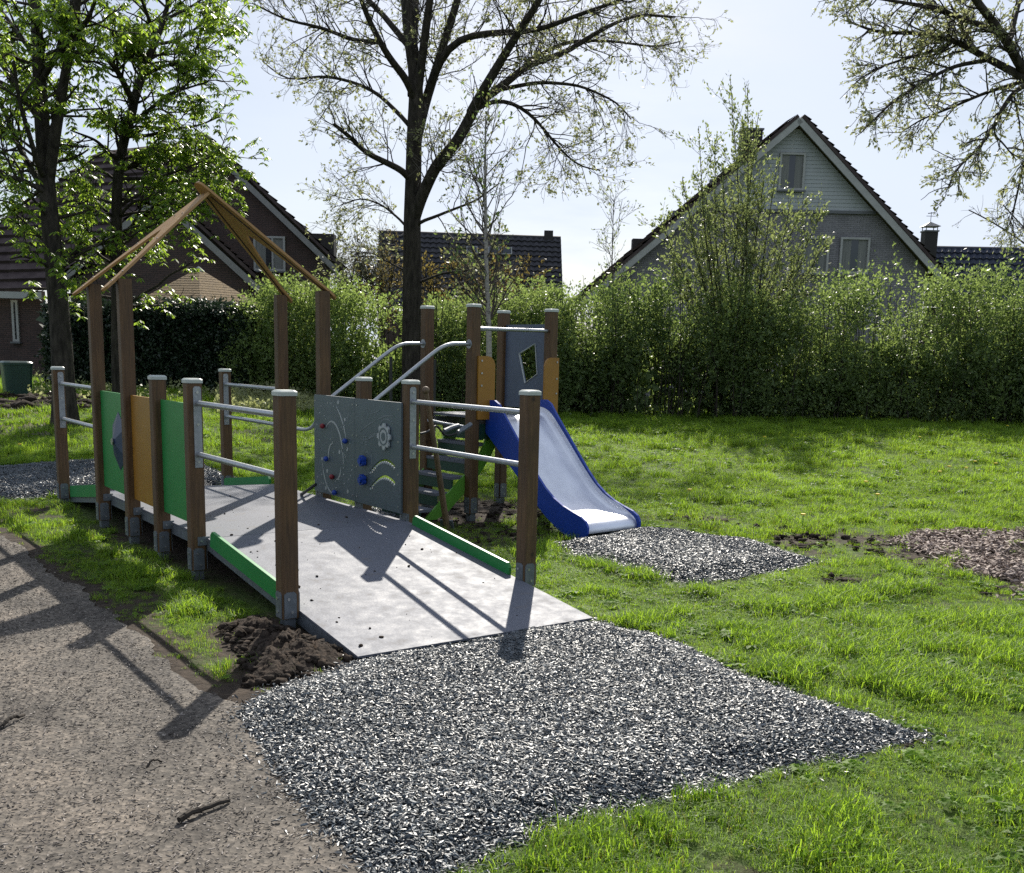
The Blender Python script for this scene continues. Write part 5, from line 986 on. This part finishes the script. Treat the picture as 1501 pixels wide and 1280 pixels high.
# sweeping front roof of the wing
e0, e1, r1, r0 = at(-150, 431, Dl + 1), at(130, 424, Dl + 1), at(297, 206, Dl + 6.5), at(150, 222, Dl + 6.5); roof(lh, e0, e1, r1, r0, 17, 'tile_brown', 0, 0.11, separate=True)
MB().box((e0 + e1) / 2 - UP * 0.09 - FW * 0.03 - RT * 0.72, ((e1 - e0) @ RT - 1.42, 0.06, 0.2), (RT, FW, UP)).build('fascia', 'trim', lh)
xa = (e0 - CAM) @ RT + 0.2; xb = P2(64, 480, Dl + 1.5)[0]; ww = wall('brick_wall', [[(xa, 0), (xb, 0), (xb, e1[2] - 0.06), (xa, e1[2] - 0.06)]], lo_ + FW * 1.6, RT, UP, 0.25, 'brick_red', lh)
window(lh, 17, 440, 30, 501, Dl + 1.45, lo_ + FW * 1.45, 0.03, curtain=False)
sl_ = unit(r0 - e0); c = at(131, 334, Dl + 3.3); tpos = ((c - e0)[2]) / ((r0 - e0)[2]); c = e0 + (r0 - e0) * tpos; c = c + RT * (P2(131, 334, Dl + 3.2)[0] - (c - CAM) @ RT); s2 = (r0 - e0) - RT * ((r0 - e0) @ RT); s2 /= np.linalg.norm(s2); nn = np.cross(RT, s2)
sk = MB().box(c + nn * 0.12, (0.6, 0.85, 0.12), (RT, s2, nn)).build('skylight', 'trim', lh); MB().box(c + nn * 0.185, (0.46, 0.70, 0.02), (RT, s2, nn)).build('pane', 'glass', sk)
def gable(D, o, apx, lpx, rpx, back, wname, drop, ext=0.3, win=()):
    A_, L_, R_ = P2(*apx, D), P2(*lpx, D), P2(*rpx, D)
    wall(wname, [[(L_[0] + 0.2, 0), (R_[0] - 0.2, 0), (R_[0] - 0.2, R_[1] - 0.1), (A_[0], A_[1] - 0.2), (L_[0] + 0.2, L_[1] - 0.1)]], o + FW * 0.15, RT, UP, 0.26, 'brick_red', lh)
    BKl = unit(FW - RT * 0.42)
    for b_ in (L_, R_):
        slope_slab(lh, A_, b_, o, -0.32, -0.26, 0.18, 'bargeboard', 'trim_grey', -0.14, ext * 0.9); s_, (eb, rt_) = slope_slab(lh, A_, b_, o, -0.34, back, 0.09, 'roof', 'tile_brown', 0.045, ext, BKl)
        roof(lh, eb - BKl * 0.36, eb + BKl * back, rt_ + BKl * back, rt_ - BKl * 0.36, 16, 'tile_brown', 0, 0.07)
gable(Dl, lo_, (236, 288), (92, 414), (374, 414), 5.0, 'gable_wall', 0)
lo2 = house_frame(Dl + 6); gable(Dl + 6, lo2, (297, 204), (96, 398), (490, 390), 8.0, 'gable_wall', 0)
window(lh, 372, 346, 419, 398, Dl + 6, lo2, 0.05, 0.6)
c = at(474, 372, Dl + 9); MB().box(c, (0.9, 0.6, 1.4), (RT, FW, UP)).build('chimney', 'brick_red', lh); c = at(447, 342, Dl + 7); MB().tube([c - UP * 0.3, c + UP * 0.25], 0.08, 8).build('vent_pipe', 'lead', lh)
# thatched pavilion roof over the clipped hedge
Dp = 25.5; ap = at(291, 395, Dp); pb = at(291, 440, Dp); zb = at(291, 453, Dp)[2]; gp = onground(pb); pav = thing('garden_pavilion', tuple(gp), 'garden pavilion with a six sided straw coloured roof peeking over the clipped hedge', 'pavilion')
Rb = 1.75; n6 = 6; mb = MB(); V = []
rows = 15
for i in range(rows + 1):
    t = i / rows; rr = Rb * (1 - t) + 0.04; z = zb + (ap[2] - zb) * t
    for e_ in ((0,) if i == rows else (0, 1)): 
        if i == 0 and e_ == 1: continue
for i in range(rows):
    t0_, t1_ = i / rows, (i + 1) / rows
    for k in range(n6):
        a0, a1 = 2 * math.pi * (k + 0.2) / n6, 2 * math.pi * (k + 1.2) / n6
        q = []
        for t, h in ((t0_, 0.0), (t0_, 0.016), (t1_, 0.010)):
            for a in (a0, a1): q.append((ap[0] + (Rb * (1 - t) + 0.03 + h) * math.cos(a), ap[1] + (Rb * (1 - t) + 0.03 + h) * math.sin(a), zb + (ap[2] - zb) * t + h * 0.4))
        mb.add(q, [(0, 1, 3, 2), (2, 3, 5, 4)])
mb.build('roof', 'thatch', pav)
mb = MB(); mb.add([(ap[0] + 0.16 * math.cos(a), ap[1] + 0.16 * math.sin(a), ap[2] - 0.05) for a in np.arange(6) * math.pi / 3] + [(ap[0], ap[1], ap[2] + 0.08)], [(i, (i + 1) % 6, 6) for i in range(6)]); mb.build('roof_cap', 'engrave_dim', pav)
for k in range(n6):
    a = 2 * math.pi * (k + 0.2) / n6; x, y = ap[0] + 1.45 * math.cos(a), ap[1] + 1.45 * math.sin(a); MB().tube([(x, y, gp[2] - 0.05), (x, y, zb + 0.06)], 0.05, 8).build('post', 'post', pav)
# green bin
Db = 20.3; bb = onground(gz(24, 578)); bb = onground(at(25, 560, Db)); bn = thing('bin', tuple(bb), 'squat dark green bin standing on the grass at the left edge', 'bin')
hb = at(25, 533, Db)[2] - bb[2]; mb = MB(); sq = lambda w, z: [(bb[0] + x, bb[1] + y, bb[2] + z) for x, y in [(c * w / 0.097, d * w / 0.097) for c, d in rsq(0.097, 0.02)]]
n_ = len(rsq(0.097)); a, b_ = sq(0.46, -0.02), sq(0.53, hb); mb.add(a + b_, [(i, (i + 1) % n_, n_ + (i + 1) % n_, n_ + i) for i in range(n_)] + [tuple(range(n_ - 1, -1, -1)), tuple(range(n_, 2 * n_))]); mb.build('body', 'bin', bn)
a, b_, c_ = sq(0.555, hb - 0.03), sq(0.56, hb + 0.015), sq(0.49, hb + 0.045); MB().add(a + b_ + c_, [(l + i, l + (i + 1) % n_, l + n_ + (i + 1) % n_, l + n_ + i) for l in (0, n_) for i in range(n_)] + [tuple(range(n_ - 1, -1, -1)), tuple(range(2 * n_, 3 * n_))]).build('lid', 'bin', bn)
# two dark stakes in front of the shrubs
for px, t_, b_, D, lb in ((573, 523, 590, 17.5, 'thin dark stake behind the left stair rail'), (637, 527, 590, 17.0, 'thin dark stake right of the tower post, behind the stairs')):
    p = at(px, t_, D); q = onground(p); tag(MB().tube([q - UP * 0.1, p], 0.028, 8).build('garden_stake', 'black'), lb, 'stake')

# ------------------------------------------------------------------ ground cover
def cam_rd(x, y): return (x - CAM[0]) * RT[0] + (y - CAM[1]) * RT[1], (x - CAM[0]) * FW[0] + (y - CAM[1]) * FW[1]
def sample_view(n, d0, d1, margin=2.0):
    d = np.sqrt(rng.uniform(d0 * d0, d1 * d1, n)); r = rng.uniform(-1, 1, n) * (d * 0.53 + margin); k = 1.0; p = CAM[:2][None, :] + d[:, None] * FW[None, :2] + r[:, None] * RT[None, :2]; return p[:, 0], p[:, 1], d
def tuft(nb, h, w, rad, lean, name):
    V, Fq, T = [], [], []
    for _ in range(nb):
        a = rng.random() * 6.28; r = rad * math.sqrt(rng.random()); bx, by = r * math.cos(a), r * math.sin(a); hh = h * (0.45 + 0.75 * rng.random()); la = rng.random() * 6.28; l_ = lean * (0.3 + rng.random()) * hh; dx, dy = math.cos(la), math.sin(la); wx, wy = -dy * w / 2, dx * w / 2; k = len(V); t = rng.random()
        V += [(bx - wx, by - wy, -0.01), (bx + wx, by + wy, -0.01), (bx + dx * l_ * 0.35 + wx * 0.85, by + dy * l_ * 0.35 + wy * 0.85, hh * 0.55), (bx + dx * l_ * 0.35 - wx * 0.85, by + dy * l_ * 0.35 - wy * 0.85, hh * 0.55), (bx + dx * l_, by + dy * l_, hh * (0.98 - 0.2 * lean))]
        Fq += [(k, k + 1, k + 2, k + 3), (k + 3, k + 2, k + 4)]; T += [t] * 5
    return proto(name, V, Fq, 'grass', T)
def nogo(x, y, m=0.0):
    b_ = np.zeros(x.shape, bool)
    for pl in (mulch_main, mulch_slide, mulch_far): b_ |= inside(pl, x, y)
    ip = inside(path_poly, x, y); b_ |= ip & (rng.random(x.shape) > 0.55 * np.exp(-edgedist(path_poly, x, y) / 0.10) * (fbm(x, y, 2.5) > 0.45))
    b_ |= (x > 0.0) & (x < W) & (y > -0.95) & (y < 6.5)
    return b_
def rosette(name):
    V, Fq, T = [], [], []
    for k in range(9):
        a = k * 0.72 + rng.normal(0, 0.12); l_ = 0.07 * (0.6 + 0.6 * rng.random()); w = l_ * 0.24; dx, dy = math.cos(a), math.sin(a); px_, py_ = -dy, dx; i = len(V); t = rng.random() * 0.7
        V += [(0, 0, 0.004), (dx * l_ * 0.5 + px_ * w, dy * l_ * 0.5 + py_ * w, 0.035), (dx * l_, dy * l_, 0.022), (dx * l_ * 0.5 - px_ * w, dy * l_ * 0.5 - py_ * w, 0.035)]; Fq.append((i, i + 1, i + 2, i + 3)); T += [t] * 4
    return proto(name, V, Fq, 'grass', T)
tuft_protos = [tuft(18, 0.085, 0.004, 0.055, 1.0, 'tuft_a'), tuft(18, 0.06, 0.0042, 0.07, 1.6, 'tuft_b'), tuft(20, 0.105, 0.0045, 0.05, 0.9, 'tuft_c'), tuft(18, 0.042, 0.0045, 0.07, 2.0, 'tuft_d'), rosette('tuft_e')]
def grass(name, lab, d0, d1, dens, s0, s1):
    area = 0.5 * ((0.53 * d1 + 2) + (0.53 * d0 + 2)) * 2 * (d1 - d0); n = int(area * dens); x, y, d = sample_view(n, d0, d1); dirt = dirt_shade_at(x, y); nz_ = fbm(x, y, 1.3); keep = ~nogo(x, y) & (rng.random(n) > dirt * 1.15) & (rng.random(n) < 0.75 + 0.6 * nz_)
    x, y, d, nz_, dirt = x[keep], y[keep], d[keep], nz_[keep], dirt[keep]; m_ = len(x); cl = fbm(x, y, 3.2)
    s = (s0 + (s1 - s0) * (d - d0) / (d1 - d0)) * (0.6 + 0.85 * smooth((cl - 0.3) / 0.45)) * (0.75 + 0.5 * rng.random(m_)) * (1 - 0.45 * dirt)
    rot = np.stack([rng.normal(0, 0.12, m_), rng.normal(0, 0.12, m_), rng.random(m_) * 6.28], 1); pick = np.where(cl > 0.58, rng.choice([0, 2, 2], m_), rng.choice([0, 1, 3, 1, 3], m_)); pick = np.where((rng.random(m_) < 0.10) & (vnoise(x, y, 1.9) > 0.45), 4, pick); z = ground(x, y)
    scatter(name, np.stack([x, y, z], 1), rot, s, pick, [bpy.data.objects.new(q.name + name, q.data) for q in tuft_protos], (lab, 'grass'))
grass('near_grass', 'bright green tufty grass around the mulch patch and ramp', 2.6, 8.0, 950, 0.66, 0.76)
grass('lawn_grass', 'sunlit lawn between the slide and the mid lawn', 8.0, 14.0, 440, 0.72, 0.85)
grass('far_grass', 'long grass of the lawn running up to the hedge', 14.0, 24.5, 190, 0.85, 1.2)
def shard(L_, w, t, name, mat, bend=0.0):
    V = []; 
    for x, k in ((-L_ / 2, 0.45), (0, 1.0), (L_ / 2, 0.3)):
        z = -bend * (x / L_) ** 2
        V += [(x, -w / 2 * k, z - t / 2), (x, w / 2 * k, z - t / 2), (x, w / 2 * k * 0.8, z + t / 2), (x, -w / 2 * k * 0.8, z + t / 2)]
    Fq = [(0, 1, 2, 3), (11, 10, 9, 8)] + [(a + i, a + 4 + i, a + 4 + (i + 1) % 4, a + (i + 1) % 4) for a in (0, 4) for i in range(4)]
    return proto(name, V, Fq, mat)
def chips(name, lab, cat, poly, dens, zf, protos, s, tilt=0.34, edge=True):
    poly = np.asarray(poly); x0, y0 = poly.min(0) - 0.15; x1, y1 = poly.max(0) + 0.15; n = int((x1 - x0) * (y1 - y0) * dens); x = rng.uniform(x0, x1, n); y = rng.uniform(y0, y1, n); ins = inside(poly, x, y); e = edgedist(poly, x, y)
    sp_ = 1.0 if name != 'wood_chips' else np.clip(2.6 * fbm(x, y, 1.6) - 0.85 + 0.7 * e, 0, 1)
    k = (ins & (rng.random(n) < (0.5 + e / 0.12) * sp_)) | (~ins & (rng.random(n) < 0.10 * np.exp(-e / 0.04))); k &= ~((x > 0.03) & (x < W - 0.03) & (y > -0.775) & (y < 6.45))
    x, y, e, ins = x[k], y[k], e[k], ins[k]; m_ = len(x)
    z = ground(x, y) + np.where(ins, zf(x, y, e), 0.008) + 0.012 * rng.random(m_)
    rot = np.stack([rng.normal(0, tilt, m_), rng.normal(0, tilt, m_), rng.random(m_) * 6.28], 1)
    scatter(name, np.stack([x, y, z], 1), rot, s * (0.55 + 0.8 * rng.random(m_)), rng.integers(0, len(protos), m_), protos, (lab, cat))
mp_ = lambda pre: [shard(0.050, 0.010, 0.004, pre + 'a', 'mulch', 0.03), shard(0.036, 0.013, 0.005, pre + 'b', 'mulch'), shard(0.065, 0.009, 0.005, pre + 'c', 'mulch', 0.05), shard(0.028, 0.011, 0.006, pre + 'd', 'mulch'), shard(0.042, 0.016, 0.004, pre + 'e', 'mulch', 0.02)]
def mulch(poly, nm, lab, h, dens, s):
    tag(heap(nm + '_bed', poly, h, 'mulchbase'), kind='structure')
    chips(nm, lab, 'mulch', poly, dens, lambda x, y, e: 0.004 + h * smooth(e / 0.25) + (fbm(x, y, 3.0) - 0.5) * h * 0.6, mp_(nm), s)
mulch(mulch_main, 'mulch', 'glittering black mulch chips spread in front of the near ramp', 0.05, 19000, 0.58)
mulch(mulch_slide, 'slide_mulch', 'glittering black mulch chips at the foot of the blue slide', 0.06, 10000, 0.68)
mulch(mulch_far, 'far_mulch', 'black mulch chips at the far ramp end, left of the bridge', 0.05, 3500, 1.0)
mulch(mulch_stair, 'stair_mulch', 'black mulch chips under the green stairs', 0.03, 3500, 1.0)
chips('path_chips', 'small brown bark chips trodden into the path at the lower left', 'bark chips', np.array([(-0.5, -3.6), (-0.6, -1.0), (-0.5, 0.4), (-1.0, 1.2), (-2.2, 3.0), (-4, 4.5), (-6, 4), (-6, -1), (-3.5, -3.6)]) if False else path_poly[(path_poly[:, 0] > -7) & (path_poly[:, 1] > -6.6)], 2300, lambda x, y, e: 0.009 + 0 * x, [shard(0.022, 0.010, 0.004, 'pchip_a', 'chip'), shard(0.014, 0.011, 0.004, 'pchip_b', 'chip'), shard(0.034, 0.007, 0.004, 'pchip_c', 'chip'), shard(0.011, 0.009, 0.005, 'pchip_d', 'chip')], 0.55, 0.22)
chips('wood_chips', 'reddish wood chips strewn over bare soil at the right edge', 'wood chips', wood_poly, 1000, lambda x, y, e: 0.008 + 0.02 * rng.random(len(x)), [shard(0.07, 0.022, 0.006, 'wchip_a', 'woodchip', 0.05), shard(0.045, 0.028, 0.007, 'wchip_b', 'woodchip'), shard(0.09, 0.014, 0.006, 'wchip_c', 'woodchip', 0.06)], 1.0, 0.35)
# twigs and sticks on the path
for k, (px0, py0, px1, py1, r, lb) in enumerate(((262, 1211, 335, 1180, 0.012, 'thick dark stick lying on the bark path near the mulch edge'), (0, 1072, 36, 1054, 0.010, 'dark twig at the left end of the bark path'), (215, 1132, 236, 1124, 0.005, 'thin short twig on the path, farthest from the left end'))):
    a, b_ = gz(px0, py0), gz(px1, py1); P = resample([a + [0, 0, 0.02], (a + b_) / 2 + [0, 0, 0.028 + 0.01 * k], b_ + [0, 0, 0.02]], 9) + rng.normal(0, 0.003, (9, 3)); tag(MB().tube(P, np.linspace(r, r * 0.6, 9), 7).build('stick', 'bark'), lb, 'stick')
# pale tufty leaves of the planted bed and weeds at the tree feet
def cover(name, lab, px, py, n, sz, mat='coverleaf', h=0.25):
    x = rng.uniform(px[0], px[1], n); y = rng.uniform(py[0], py[1], n); P = np.array([gz(a, b) for a, b in zip(x, y)]); k = rng.integers(0, max(4, n // 14), n); P = P + 0; P[:, 2] += h * rng.random(n) * vnoise(P[:, 0], P[:, 1], 1.8); o = foliage(name, [leafquads(P, sz, np.tile([0, 0, 0.6], (n, 1)), 0.6, 1.6)], mat, None); tag(o, lab, 'ground cover'); return o
cover('bed_plants', 'pale leaved ground cover in the bed behind the far ramp post', (318, 492), (572, 606), 6500, 0.085, 'coverleaf', 0.34)
cover('edge_weeds', 'low sunlit weeds below the clipped hedge and chestnut trunks', (40, 330), (548, 590), 2400, 0.07, 'coverleaf', 0.35)
cover('leaf_litter', 'pale leaf litter strip on the bank left of the bridge', (-40, 90), (588, 640), 900, 0.06, 'paleleaf', 0.05)
cover('litter_strip', 'pale glinting litter strip on the grass behind the far ramp post', (338, 402), (635, 648), 420, 0.05, 'paleleaf', 0.03)
# dandelions
for k, (px, py) in enumerate(((1120, 652), (1476, 634), (1347, 652), (1268, 722), (1428, 690), (1458, 693), (1376, 706), (1390, 698), (1285, 742), (1010, 735), (1415, 700), (1176, 774), (30, 666))):
    g_ = gz(px, py); hgt = 0.13; mb = MB().tube([g_, g_ + UP * hgt], 0.004, 5); t_ = thing('dandelion', tuple(g_), 'yellow dandelion in the lawn', 'flower', 'dandelions in the lawn'); mb.build('stalk', 'lime', t_)
    MB().disc(g_ + UP * hgt, UP, 0.024, 0.014, 10).build('bloom', 'dandelion', t_)
